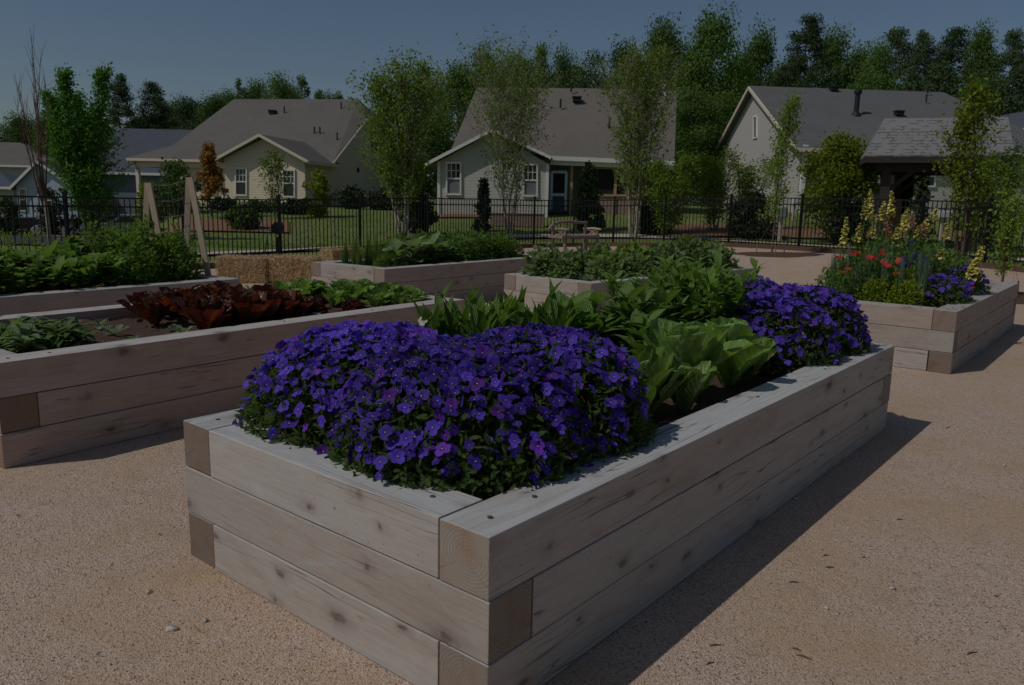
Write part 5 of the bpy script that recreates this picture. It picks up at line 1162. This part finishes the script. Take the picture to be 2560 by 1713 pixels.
# ---------------- far left bed: tall leafy row and pea mound
BT = [stemplant(.30+.03*i, 12, 8, (.12, .20), (.07, .12), 28, .9, 'ell', 150+i, .35, low=.3, ruf=.12, r=.006) for i in range(4)]
BTm = [(a.mesh('chard_stems', M['green_d']), b.mesh('chard_leaves', M['green_b' if i % 3 == 1 else 'green'])) for i, (a, b) in enumerate(BT)]
k = 0
for u in np.arange(.35, 3.0, .30):
    for v in (.36, .78, 1.2):
        k += 1; put('leafy_green_plant', f'leafy green plant in the far left bed, {["front", "middle", "back"][round((v-.36)/.42)]} row, {ORD[int((u-.2)/.3)+1]} from the left', 'plant', 'leafy greens in the far left bed', BTm[(k*3) % 4][1], bp('L2', u+random.gauss(0, .04), v+random.gauss(0, .04), ZS), None, random.uniform(.85, 1.15)*(1 if v < 1 else 1.08), stem=BTm[(k*3) % 4][0])
PE = [ballplant(.54, .28, 1800, (.035, .065), (.022, .036), 'ell', 170+i) for i in range(2)]
PEm = [x.mesh('pea_foliage', M['green']) for x in PE]
k = 0
for u, v, s in [(3.0, 1.2, 1.05), (3.2, .82, 1.12), (3.5, 1.1, 1.15), (3.52, .62, 1.0), (3.05, .45, .85), (3.3, 1.35, 1.0)]:
    k += 1; put('pea_plant', ORD[k]+' rounded pea bush around the string trellis', 'plant', 'pea bushes around the trellis', PEm[k % 2], bp('L2', u, v, ZS), None, s)
FE = ballplant(.5, .18, 900, (.03, .05), (.01, .015), 'lance', 180).mesh('bolted_herb', M['lf_birch'])
for i, (u, v) in enumerate([(2.2, 1.35), (2.5, 1.4)]): put('bolted_herb', ['left', 'right'][i]+' of two wispy reddish-topped herbs at the back of the far left bed', 'plant', 'wispy herbs', FE, bp('L2', u, v, ZS), None, 1.1)

# ---------------- bed B: chives, collards, parsley
def tuft(n, h, w, seed, mat, bend=.5, sp=.35):
    g = np.random.default_rng(seed); lv = Leaves(); a = g.uniform(0, 6.28, n); s = g.random(n)*sp
    lv.add(np.stack([np.cos(a)*.05*g.random(n), np.sin(a)*.05*g.random(n), np.zeros(n)], 1), np.stack([np.cos(a)*s, np.sin(a)*s, np.ones(n)], 1), np.stack([np.cos(a), np.sin(a), .2*np.ones(n)], 1)*-1, g.uniform(h*.6, h, n), w, -g.random(n)*bend-.1, .1, 'blade', 5); return lv.mesh('grass_tuft', M[mat])
TU = [tuft(160, .42, .008, 200+i, 'green') for i in range(2)]
CO = [stemplant(.26, 3, 9, (.16, .26), (.12, .18), 25, .8, 'round', 210+i, .25, low=.25, ruf=.05) for i in range(2)]
COm = [(a.mesh('collard_stems', M['green_g']), b.mesh('collard_leaves', M['green_g'])) for a, b in CO]
PA = [ballplant(.38, .26, 1500, (.03, .06), (.02, .034), 'ell', 220+i, up=.4).mesh('parsley_foliage', M['green' if i else 'green_b']) for i in range(3)]
for i, (u, v, s) in enumerate([(.35, 1.12, .95), (.35, .85, .8), (.55, 1.15, 1.1), (.75, 1.1, 1.15), (.95, 1.15, 1.1), (.78, .85, 1.0), (1.15, 1.05, 1.05)]):
    put('chive_clump', ORD[i+1]+' grassy chive clump at the left end of the bed before the fence', 'plant', 'grassy chive clumps', TU[i % 2], bp('B', u, v, ZS), None, s)
for i, (u, v, s) in enumerate([(.7, .42, 1.0), (1.05, .5, 1.15), (1.35, .38, 1.2), (1.45, .75, 1.2), (1.7, .5, 1.0)]):
    put('collard_plant', ORD[i+1]+' blue-green collard in the bed before the fence, counted from the left', 'plant', 'collards in the bed before the fence', COm[i % 2][1], bp('B', u, v, ZS), None, s, stem=COm[i % 2][0])
k = 0
for u, v, s in [(1.4, 1.1, 1.1), (1.7, .95, 1.15), (1.95, .45, 1.1), (2.0, .8, 1.2), (2.1, 1.15, 1.1), (2.35, .5, 1.2), (2.4, .9, 1.15), (2.65, .65, 1.15), (2.75, 1.1, 1.05), (3.0, .5, 1.1), (3.1, .9, 1.05), (3.35, .6, 1.0), (3.45, .95, .95), (.4, .4, .6)]:
    k += 1; put('parsley_bush', ORD[k]+' bushy parsley mound in the bed before the fence, counted from the left', 'plant', 'parsley mounds before the fence', PA[k % 3], bp('B', u, v, ZS), None, s)
# ---------------- bed C: cabbages, strawberries, mixed foliage
ST = [ballplant(.33, .26, 900, (.05, .10), (.035, .06), 'ell', 240+i, up=.3).mesh('berry_foliage', M['green_g' if i else 'lf_birch']) for i in range(3)]
CB = [rosette(12, (.14, .20), (.75, .9), 15, 78, (.4, .9), .3, 'round', 6, .06, 250+i).mesh('young_cabbage', M['cabbage']) for i in range(2)]
k = 0
for u, v, s in [(.4, 1.0, 1.15), (.35, .7, .7), (.62, .95, .9), (.95, .98, 1.0), (.75, .4, .9), (1.05, .62, 1.0), (1.3, .4, 1.0), (1.35, .95, 1.05), (1.65, .65, 1.1), (1.95, .35, 1.1), (2.0, .95, 1.15), (2.3, .6, 1.2), (2.6, .95, 1.25), (2.65, .4, 1.2), (3.0, .7, 1.25), (3.35, .45, 1.2), (3.4, .95, 1.25)]:
    k += 1; put('strawberry_plant', ORD[k]+' bushy berry plant in the middle bed, counted from the near end', 'plant', 'berry plants in the middle bed', ST[k % 3], bp('C', u, v, ZS), None, s*random.uniform(.85, 1.15))
for i, (u, v, s) in enumerate([(.38, .42, .9), (.5, .68, .9), (.95, .32, .9), (1.5, .72, 1.0), (2.2, .8, 1.1), (3.1, .95, 1.2)]):
    put('young_cabbage', ORD[i+1]+' blue-green young cabbage in the middle bed, counted from the near end', 'plant', 'young cabbages in the middle bed', CB[i % 2], bp('C', u, v, ZS), None, s)
for i, (u, v) in enumerate([(1.2, .8), (2.4, .5), (3.0, .55)]):
    a, b = stemplant(.42, 4, 12, (.06, .10), (.03, .05), 25, .8, 'ell', 260+i, .2); put('tall_leafy_stem', ORD[i+1]+' taller leafy stem rising from the middle bed, counted from the near end', 'plant', 'taller stems in the middle bed', b.mesh('tall_leaves', M['green_g']), bp('C', u, v, ZS), None, 1.1, stem=a.mesh('tall_stems', M['green']))

# ---------------- right bed: snapdragons, red flowers, salvias, violas
def snap(h, sp, seed, mat='yellowpetal', lean=(0, 0)):
    random.seed(seed); g = np.random.default_rng(seed); st = MB(); P = curve_pts((0, 0, 0), (lean[0], lean[1], 1), h, .1, .02, 8); st.tube(P, [.007]*9, 5)
    lf = Leaves(); B = []
    for k in range(70):
        t = random.random()*(1-sp/h); i = min(7, int(t*8)); B.append(tuple(P[i].lerp(P[i+1], t*8-i)))
    n = len(B); a = g.uniform(0, 6.28, n); D = np.stack([np.cos(a), np.sin(a), .35*np.ones(n)], 1); lf.add(B, D, (0, 0, 1), g.uniform(.05, .10, n), g.uniform(.012, .02, n), .7, .2, 'lance', 3)
    fl = Leaves(); B = []; D = []; S_ = []
    nf = int(sp/.0085)
    for k in range(nf):
        t = 1-sp/h*(1-k/nf); i = min(7, int(t*8)); q = P[i].lerp(P[i+1], t*8-i); a = k*2.4; w = (1-k/nf)**.6
        for m_ in range(4):
            B.append((q.x+math.cos(a)*.022*w, q.y+math.sin(a)*.022*w+random.gauss(0, .006), q.z+random.gauss(0, .008))); D.append((math.cos(a+random.gauss(0, .9)), math.sin(a+random.gauss(0, .5)), random.uniform(-.3, .7))); S_.append((.012+.026*w)*random.uniform(.5, 1.35)*(1.4 if lean[0] else .92))
    fl.add(B, D, (0, 0, 1), np.array(S_), np.array(S_)*.9, 1.0, .35, 'petal', 3)
    return st, lf, fl
def snapdragon(px, top, bot, Y, label, seed, mat='yellowpetal', lean=0):
    t = at(px, top, Y); b = at(px, bot, Y); z = ZS; h = (t.z-z)*1.02; sp = t.z-b.z; st, lf, fl = snap(h, sp, seed, mat, (lean, 0))
    root = empty('snapdragon', (t.x-lean*h, Y, z), label=label, cat='flowering plant', group='tall flower spikes in the right bed'); st.build('stem', M['green'], root); link('foliage', lf.mesh('snap_leaves', M['green']), root); link('flower_spike', fl.mesh('snap_flowers', M[mat]), root)
for i, (px, tp, bt, Y, m, ln, lb) in enumerate([
    (2168, 500, 552, 8.9, 'yellowpetal', 0, 'yellow snapdragon spike left of the tallest one'), (2190, 478, 552, 9.0, 'yellowpetal', 0, 'tallest yellow snapdragon spike, in front of the pavilion post'),
    (2235, 482, 545, 9.1, 'yellowpetal', 0, 'yellow snapdragon spike just right of the tallest one'), (2252, 522, 584, 8.8, 'yellowpetal', 0, 'pale yellow snapdragon below the two tallest'),
    (2207, 505, 558, 9.4, 'yellowpetal', 0, 'yellow snapdragon spike squeezed between the two tallest'), (2118, 546, 622, 8.4, 'yellowpetal', 0, 'lone yellow snapdragon at the left edge of the right bed'),
    (2322, 548, 580, 9.0, 'yellowpetal', 0, 'short yellow snapdragon by the thick fence post'), (2346, 520, 556, 9.3, 'yellowpetal', 0, 'small yellow snapdragon in front of the white box'),
    (2455, 612, 702, 8.3, 'yellowpetal', .22, 'leaning yellow snapdragon at the far right of the bed'), (2348, 622, 648, 8.2, 'yellowpetal', 0, 'low yellow snapdragon bloom above the blue violas'),
    (2296, 566, 604, 8.8, 'yellowpetal', 0, 'yellow snapdragon low between the thick post and the blue spikes'), (2244, 570, 618, 8.6, 'yellowpetal', 0, 'yellow snapdragon in the middle of the right bed'), (2372, 560, 600, 9.3, 'yellowpetal', 0, 'faint yellow spike under the white box'), (2152, 560, 610, 8.7, 'yellowpetal', 0, 'slim yellow spike between the lone one and the tall group'),
    (2225, 548, 585, 9.1, 'pinkpetal', 0, 'dusty pink spike among the yellow snapdragons'), (2288, 540, 585, 9.0, 'pinkpetal', 0, 'salmon pink spike left of the thick fence post'),
    (2275, 535, 570, 9.4, 'pinkpetal', 0, 'faded pink spike behind the salmon one'), (2305, 560, 590, 8.7, 'pinkpetal', 0, 'small salmon spike right of the salmon one'), (2182, 570, 600, 8.6, 'yellowpetal', 0, 'small yellow bloom under the leftmost tall spike'),
    (2262, 640, 672, 7.9, 'petal', 0, 'left violet salvia spike among the blue-green blades'), (2290, 632, 662, 8.0, 'petal', 0, 'tallest violet salvia spike among the blue-green blades'), (2312, 636, 664, 7.9, 'petal', 0, 'right violet salvia spike among the blue-green blades'), (2276, 590, 625, 8.8, 'petal', 0, 'dark blue spike in the middle of the tall flowers'), (2268, 600, 630, 8.9, 'petal', 0, 'second dark blue spike in the middle of the tall flowers')]):
    snapdragon(px, tp, bt, Y, lb, 300+i, m, ln)
RF = flower_mesh('red_flower', [M['redpetal'], M['eye'], M['redpetal']], .036, 21)
for i, (px, py, Y, lb) in enumerate([(2097, 645, 7.9, 'red flower at the far left of the right bed'), (2132, 636, 8.0, 'left of a pair of red flowers touching each other'), (2144, 632, 8.05, 'right of a pair of red flowers touching each other'), (2174, 644, 7.9, 'red flower left of the cluster centre'), (2186, 645, 7.95, 'red flower at the centre of the cluster'), (2206, 633, 8.0, 'topmost pinkish red flower'), (2121, 672, 7.7, 'large red flower low at the left'), (2106, 681, 7.65, 'red flower just below the large low one'), (2220, 665, 7.7, 'red flower right of centre, low'), (2247, 652, 7.75, 'rightmost of the clustered red flowers'), (2211, 655, 7.8, 'small red flower between centre and right'), (2242, 685, 7.5, 'lowest red flower above the light green herbs'), (2428, 720, 7.75, 'orange-red flower beside the right violas on the timber')]):
    p = at(px, py, Y); root = empty('red_flower_stem', (p.x, p.y, ZS), label=lb, cat='flower', group='red flowers in the right bed'); mb = MB(); mb.tube([(0, 0, 0), (.01, 0, (p.z-ZS)*.6), (0, 0, p.z-ZS)], .0025, 4); mb.build('stem', M['green'], root)
    o = link('flower', RF, root, (0, 0, p.z-ZS)); o.rotation_euler = (R(35+random.uniform(-20, 30)), 0, R(random.uniform(-50, 20)))
k = 0
HB = [ballplant(.34, .24, 900, (.03, .055), (.014, .026), 'ell', 330+i, up=.5).mesh('herb_foliage', M[['lf_yel', 'green', 'green_b'][i]]) for i in range(3)]
for u, v, s, z_ in [(.36, 1.1, .8, 2), (.34, .8, .72, 0), (.36, .52, .75, 0), (.5, 1.25, .9, 1), (.62, .95, 1.1, 1), (.62, .62, 1.0, 0), (.9, 1.15, 1.2, 1), (.95, .75, 1.3, 2), (1.25, 1.1, 1.5, 1), (1.3, .7, 1.5, 2), (1.6, 1.0, 1.6, 1), (1.9, .7, 1.6, 2), (2.2, 1.0, 1.5, 1), (2.4, .5, 1.2, 2), (2.8, .9, 1.2, 1), (1.7, .45, 1.2, 1)]:
    k += 1; put('herb_bush', ORD[k]+' green herb clump filling the right bed, counted from its near end', 'plant', 'green herb clumps in the right bed', HB[z_], bp('R', u, v, ZS), None, (s, s, s*1.15))
TB = [tuft(130, .58, .009, 340+i, 'chive', .4, .22) for i in range(2)]
for i, (u, v, s) in enumerate([(.55, .42, 1.0), (.72, .5, 1.05), (.62, .78, 1.0), (.8, 1.2, 1.1), (.95, 1.0, 1.15), (.5, .6, .9), (.7, 1.3, 1.0), (.45, 1.0, .8), (.6, .95, .95), (.9, .62, 1.0), (1.1, .9, 1.2), (1.4, .5, 1.0), (.52, .75, .8)]):
    put('blade_clump', ORD[i+1]+' clump of upright blue-green blades in the right bed', 'plant', 'upright blade clumps in the right bed', TB[i % 2], bp('R', u, v, ZS), None, s)
viola_bed('R', [(.85, .30, .36, .26, .26, 2.4), (1.9, .32, .42, .26, .30, 2.4)], ['purple viola mound at the near corner of the right bed', 'dark viola mound behind the leaning snapdragon'], (110, 90), seed=7, leafn=1300, group='violas in the right bed', lsc=1.2)

# ================================================================== LOOSE THINGS IN THE COURT
def straw_bale(name, label, c, rz, d=(.86, .44, .38), seed=1, grp='straw bales'):
    g = np.random.default_rng(seed); o = empty(name, c, rz, label, 'straw bale', grp); mb = MB(); nx, ny, nz = 16, 8, 7; random.seed(seed)
    core = MB(); core.box((0, 0, d[2]/2), (d[0]*.96, d[1]*.95, d[2]*.95)); core.build('core', M['straw_core'], o, bevel=.03)
    n = 3800; f = g.integers(0, 5, n); P = g.uniform(-.5, .5, (n, 3)); P[:, 2] += .5
    for k, (ax, v) in enumerate(((0, -.5), (0, .5), (1, -.5), (1, .5), (2, 1.0))): P[f == k, ax] = v
    P = P*np.array(d)*(1+g.normal(size=(n, 1))*.012); D = g.normal(size=(n, 3)); D[:, 1] *= .8; nr = np.zeros((n, 3))
    for k, (ax, s) in enumerate(((0, -1), (0, 1), (1, -1), (1, 1), (2, 1))): nr[f == k, ax] = s; D[f == k, ax] *= .35
    P -= unit(D)*.04; lv = Leaves(); lv.add(P, D, nr+g.normal(size=(n, 3))*.3, g.uniform(.05, .15, n), .005, g.normal(size=n)*.4, .1, 'blade', 3); link('straw', lv.mesh('straw', M['straw']), o)
    for y in (-d[1]*.2, d[1]*.2):
        tw = MB(); e = .012; tw.tube([(-d[0]/2-e, y, .02), (-d[0]/2-e, y, d[2]), (-d[0]/2+.03, y, d[2]+e), (d[0]/2-.03, y, d[2]+e), (d[0]/2+e, y, d[2]), (d[0]/2+e, y, .02)], .004, 4); tw.build('twine', M['teal'], o)
M['straw_core'] = two('packed_straw', (.16, .085, .04), (.46, .30, .15), 26, bs=1, bd=.03)
straw_bale('straw_bale', 'left half of the pair of straw bales behind the red lettuce', (-4.72, 13.75, ground_z(-4.72, 13.75)), R(3), seed=1, d=(.84, .46, .46))
straw_bale('straw_bale', 'right half of the pair of straw bales behind the red lettuce', (-3.85, 13.82, ground_z(-3.85, 13.8)), R(1), seed=2, d=(.84, .46, .44))
straw_bale('straw_bale', 'straw bale showing between the pair and the chive bed', (-3.75, 17.2, ground_z(-3.75, 17.2)), R(48), seed=3, d=(.84, .46, .38))
# string trellis: two A-frames with cord netting
tr = empty('string_trellis', (-3.58, 8.77, ZS), label='two pale lumber A-frames with cord netting between them', cat='trellis')
def aframe(ax, ay, az, wl):
    ft1 = Vector((ax+.25, ay-.20, ZS-.04)); ft2 = Vector((ax-.08, ay-.06, ZS-.04)); ap = Vector((ax, ay, az)); o0 = Vector((-3.58, 8.77, ZS))
    for f_, s in ((ft1, .012), (ft2, -.012)):
        mb = MB(); mb.bar(f_-o0, ap-o0+Vector((s, -s, .02)), .062, .03, up=Vector((0, 1, .2))); mb.build('leg', M['newwood'], tr, bevel=.003)
    return ap-o0, ft1-o0, ft2-o0
A1 = aframe(-3.58, 8.77, 1.60, .06); A2 = aframe(-4.03, 8.75, 1.53, .07)
nm = MB(); random.seed(2)
for side in (1, 2):
    for k in range(6):
        t = k/5*.8; a = A1[0].lerp(A1[side], t); b = A2[0].lerp(A2[side], t); mid = (a+b)/2+Vector((0, 0, -.015-random.random()*.02)); nm.tube([a, mid, b], .0022, 3, cap=False)
    for k in range(5):
        s = k/4; nm.tube([A1[0].lerp(A2[0], s), A1[side].lerp(A2[side], s)], .0018, 3, cap=False)
nm.build('cord_net', M['net'], tr)
# rustic bench
bx, by = 1.43, 22.3; bz = ground_z(bx, by); be = empty('rustic_bench', (bx, by, bz), R(43), 'weathered rustic branch bench on the gravel before the fence', 'bench')
mb = MB(); mb.box((.70, .27, .455), (1.62, .54, .09)); mb.build('seat', M['greywood'], be, bevel=.02)
for (x, y, h) in ((.05, .03, .62), (.05, .5, .88), (1.42, .03, .62), (1.42, .5, .84), (.98, .06, .42)):
    mb = MB(); random.seed(int(x*90+y*7)); mb.tube([(x, y, 0), (x+random.uniform(-.02, .02), y, h*.5), (x, y+.01, h)], [.055, .048, .042], 8); mb.build('leg', M['greywood'], be)
mb = MB(); mb.tube([(-.22, .46, .64), (.0, .52, .76), (.3, .54, .86), (.7, .54, .88), (1.1, .53, .85), (1.45, .5, .84)], [.035, .042, .045, .042, .04, .035], 8); mb.build('back_rail', M['greywood'], be)
for k in range(6):
    x = .12+k*.2; mb = MB(); mb.tube([(x, .5, .49), (x+random.uniform(-.12, .12), .52, .68), (x+random.uniform(-.16, .16), .53, .88)], [.016, .014, .012], 6); mb.build('back_branch', M['greywood'], be)
for x, m_ in ((.05, 'greywood'), (1.42, 'newwood')):
    mb = MB(); mb.tube([(x, -.1, .665), (x+.01, .2, .68), (x, .58, .66)], [.03, .04, .03], 8); mb.build('arm_rest', M[m_], be)
    for k, (y0, z0, y1, z1) in enumerate(((.05, .5, .45, .64), (.42, .48, .08, .64), (.25, .48, .2, .66))):
        mb = MB(); mb.tube([(x, y0, z0), (x+.02, (y0+y1)/2, (z0+z1)/2+.02), (x, y1, z1)], .014, 6); mb.build('arm_branch', M[m_], be)
# hose reel on the fence with a teal hose
p = FW[3]; hx, hy = p.x+.02, p.y-.16; hz = ground_z(hx, hy)
hr = empty('hose_bib', (hx, hy, hz), label='dark hose box on a post at the fence, left of the chive bed', cat='hose box'); mb = MB(); mb.box((0, 0, .28), (.12, .10, .56)); mb.build('post', M['iron'], hr)
mb = MB(); mb.box((0, -.02, .80), (.20, .13, .26)); mb.tube([(0, -.14, .78), (0, -.05, .78)], .15, 14); mb.build('box', M['iron'], hr, bevel=.02); mb = MB(); mb.tube([(-.16, -.06, .72), (-.22, -.1, .74), (-.24, -.12, .68)], .018, 8); mb.build('tap', M['greymetal'], hr)
mb = MB(); q = Vector((hx-.24, hy-.12, hz)); mb.tube([q+Vector((0, 0, .68)), q+Vector((-.03, -.02, .4)), q+Vector((-.08, -.05, .1)), q+Vector((-.15, -.3, .03)), q+Vector((.2, -.8, .02)), q+Vector((1.0, -1.1, .02)), q+Vector((1.9, -1.3, .02)), q+Vector((2.3, -1.9, .02)), q+Vector((1.9, -2.4, .02))], .016, 8)
tag(mb.build('garden_hose', M['teal']), 'teal garden hose hanging from the hose box and trailing along the ground', 'hose')
# boulder
p = at(28, 600, 14.6); mb = MB(); random.seed(5); mb.ball((0, 0, .16), .34, n=14, sz=.75, jit=.06); o = mb.build('boulder', M['stone']); o.location = (p.x, 14.9, ground_z(p.x, 14.9)); tag(o, 'pinkish pale boulder in front of the fence at the far left', 'boulder')
# utility boxes behind the fence
def ubox(name, label, px0, py0, px1, py1, Y, mat, legs=True):
    a, b = at(px0, py0, Y), at(px1, py1, Y); x = (a.x+b.x)/2; z = ground_z(x, Y); o = empty(name, (x, Y, z), label=label, cat='utility box'); w_ = abs(b.x-a.x); mb = MB(); mb.box((0, .1, (a.z+b.z)/2-z), (w_, .3, a.z-b.z)); mb.build('housing', M[mat], o, bevel=.02)
    mb = MB(); mb.box((0, -.06, (a.z+b.z)/2-z), (w_*.8, .02, (a.z-b.z)*.8)); mb.build('cover', M[mat], o)
    mb = MB(); mb.box((0, .1, (b.z-z)/2), (w_*.35, .12, max(.05, b.z-z))); mb.build('pedestal', M['concrete'], o)
ubox('meter_box', 'grey utility box on a pedestal behind the staked sapling', 1944, 518, 1968, 545, 27, 'greymetal')
ubox('meter_box', 'white utility box behind the fence right of the thick post', 2348, 528, 2382, 545, 24, 'plasticwhite')
ubox('meter_box', 'small white box on the lawn at the grey gable foot', 1982, 492, 1996, 511, 36, 'plasticwhite')
# cars on the low road at left
def car(name, label, px, Y, rz, body, s=1):
    p = at(px, 590, Y); z = ground_z(p.x, Y); o = empty(name, (p.x, Y, z), rz, label, 'car', 'cars parked at the left'); mb = MB()
    prof = [(-2.2, .35), (-2.25, .75), (-1.95, .95), (-1.35, 1.02), (-.75, 1.42), (.75, 1.45), (1.55, 1.05), (2.15, .9), (2.25, .6), (2.2, .35)]
    mb.prism([(x, -.86, h) for x, h in prof], (0, 1.72, 0)); mb.build('body', M[body], o, bevel=.06)
    mb = MB(); mb.prism([(-1.22, -.875, 1.02), (-.70, -.875, 1.36), (.70, -.875, 1.39), (1.38, -.875, 1.03)], (0, 1.75, 0)); mb.build('side_window', M['glass'], o)
    mb = MB(); mb.prism([(-1.4, -.72, 1.05), (-.82, -.66, 1.41), (-.82, .66, 1.41), (-1.4, .72, 1.05)], (-.03, 0, .03)); mb.build('windscreen', M['glass'], o)
    for x in (-1.4, 1.35):
        for y in (-.84, .84):
            mb = MB(); mb.tube([(x, y-.1, .33), (x, y+.1, .33)], .33, 16); wh = mb.build('wheel', M['tyre'], o); mb = MB(); mb.tube([(x, y-.115, .33), (x, y+.115, .33)], .18, 12); mb.build('rim', M['silver'], wh)
    for y in (-.6, .6):
        mb = MB(); mb.box((-2.24, y, .68), (.06, .3, .14)); mb.build('headlight', M['plasticwhite'], o)
car('parked_car', 'dark parked car in front of the small blue house', 62, 50, R(20), 'carpaint'); car('parked_car', 'silver parked car right of the dark one beyond the fence', 190, 49, R(8), 'silver'); car('parked_car', 'pale parked car beside the orange mulch heap', 312, 46, R(60), 'silver')
mb = MB(); mb.ball((0, 0, 0), 1.5, n=16, sz=.42, jit=.05); p = at(312, 545, 53); o = mb.build('mulch_heap', M['pinemulch']); o.location = (p.x, 53, p.z-.5); tag(o, 'orange mulch heap beyond the road at left', 'mulch heap')
# far-off lot ground under the left row
# ---- litter on the gravel: wood chips, twigs, pale stones
random.seed(31)
chips = [(430, 1575, .05, 'grain'), (372, 1483, .03, 'grain'), (513, 1553, .03, 'grain'), (2230, 1473, .03, 'grain'), (2510, 1165, .035, 'grain'), (2066, 1522, .022, 'grain'), (1990, 1248, .03, 'grain'), (2440, 1236, .02, 'grain')]
for i, (px, py, s, m_) in enumerate(chips):
    p = atz(px, py, 0); mb = MB(); mb.ball((0, 0, 0), s*.5, n=7, sz=.45, jit=.25); o = mb.build('pale_stone', M[m_]); o.location = (p.x, p.y, .004); o.rotation_euler = (0, 0, i); o.scale = (1, .6, 1)
    tag(o, ['long pale stone chip on the gravel before the nearest bed', 'pale stone left of the long chip before the nearest bed', 'pale stone close to the near bed front, right of the long chip', 'largest pale stone on the right gravel', 'pale stone at the far right edge of the gravel', 'small pale stone low on the right gravel', 'pale stone lying in the shadow of the nearest bed', 'small pale stone right of the bed shadow'][i], 'stone', 'pale stones on the gravel')
bark = [(2010, 1645, .05), (2430, 1635, .045), (2075, 1420, .035), (2250, 1300, .03), (1985, 1457, .04), (1790, 1615, .04), (2370, 1070, .04), (2065, 1390, .03), (2160, 1395, .015), (2490, 1492, .014), (45, 1290, .03), (400, 1338, .025), (1775, 1660, .03), (1700+640*.4548, 1625, .03)]
for i, (px, py, s) in enumerate(bark):
    p = atz(px, py, 0); mb = MB(); a = random.uniform(-.6, .6); mb.tube([(-s*.5, 0, .002), (-s*.1, s*.1, .003), (s*.5, 0, .002)], [.0015, .0035, .0015], 6); o = mb.build('bark_chip', M['dead']); o.location = (p.x, p.y, 0); o.rotation_euler = (0, 0, a)
    tag(o, 'dark bark chip on the gravel, ' + ['lowest large one on the right', 'reddish one at the lower right edge', 'one just outside the bed shadow', 'short one near the middle right', 'one at the edge of the flower shadow', 'curved one by the lower shadow edge', 'one beyond the far tip of the bed shadow', 'thin one beside the shadow edge chip', 'tiny one in the middle of the right gravel', 'round dark pebble-like one at right', 'one at the left picture edge', 'one left of the nearest bed', 'one beside the curved chip, lower', 'slim one above the lowest large one'][i], 'wood chip', 'bark chips on the gravel')
g = np.random.default_rng(77); lv = Leaves(); n = 1000; P = np.stack([g.uniform(-4, 7, n), g.uniform(1.0, 12, n), np.full(n, .006)], 1); a = g.uniform(0, 6.28, n)
lv.add(P, np.stack([np.cos(a), np.sin(a), .05*np.ones(n)], 1), (0, 0, 1), g.uniform(.015, .05, n), .003, g.normal(size=n)*.7, .3, 'lance', 3); tag(link('needle_litter', lv.mesh('needle_litter', M['dead'])), 'thin dry needles and twigs scattered over the gravel', 'litter', kind='stuff')
# loose grains standing proud of the surface near the camera
mb = MB(); gb = MB(); gb.ball((0, 0, 0), 1, n=5, jit=.2); bv = np.array(gb.v); bf = np.array([list(f) for f in gb.f])
n = 11000; yy = 1.3+g.random(n)**1.8*6.5; xx = (g.random(n)*2-1)*(yy*.72+.3); s = g.uniform(.0018, .0042, n); V = bv[None]*s[:, None, None]*np.array([1, 1, .7])+np.stack([xx, yy, np.full(n, .0015)], 1)[:, None]
lf = Leaves(); lf.V = [V.reshape(-1, 3)]; lf.Q = [(bf[None]+(np.arange(n)*len(bv))[:, None, None]).reshape(-1, 4)]; lf.mi = [np.zeros(n*len(bf))]; lf.var = [np.repeat(g.random(n), len(bv))]; lf.rib = [np.zeros(n*len(bv))]; lf.n = n*len(bv)
M['pebbles'] = L('granite_grains', (.22, .14, .10), (.66, .53, .43), tr=0, rough=.9, obvar=0)
tag(link('gravel_grains', lf.mesh('gravel_grains', M['pebbles'])), 'loose coarse grains on the decomposed granite surface', 'gravel', kind='stuff')
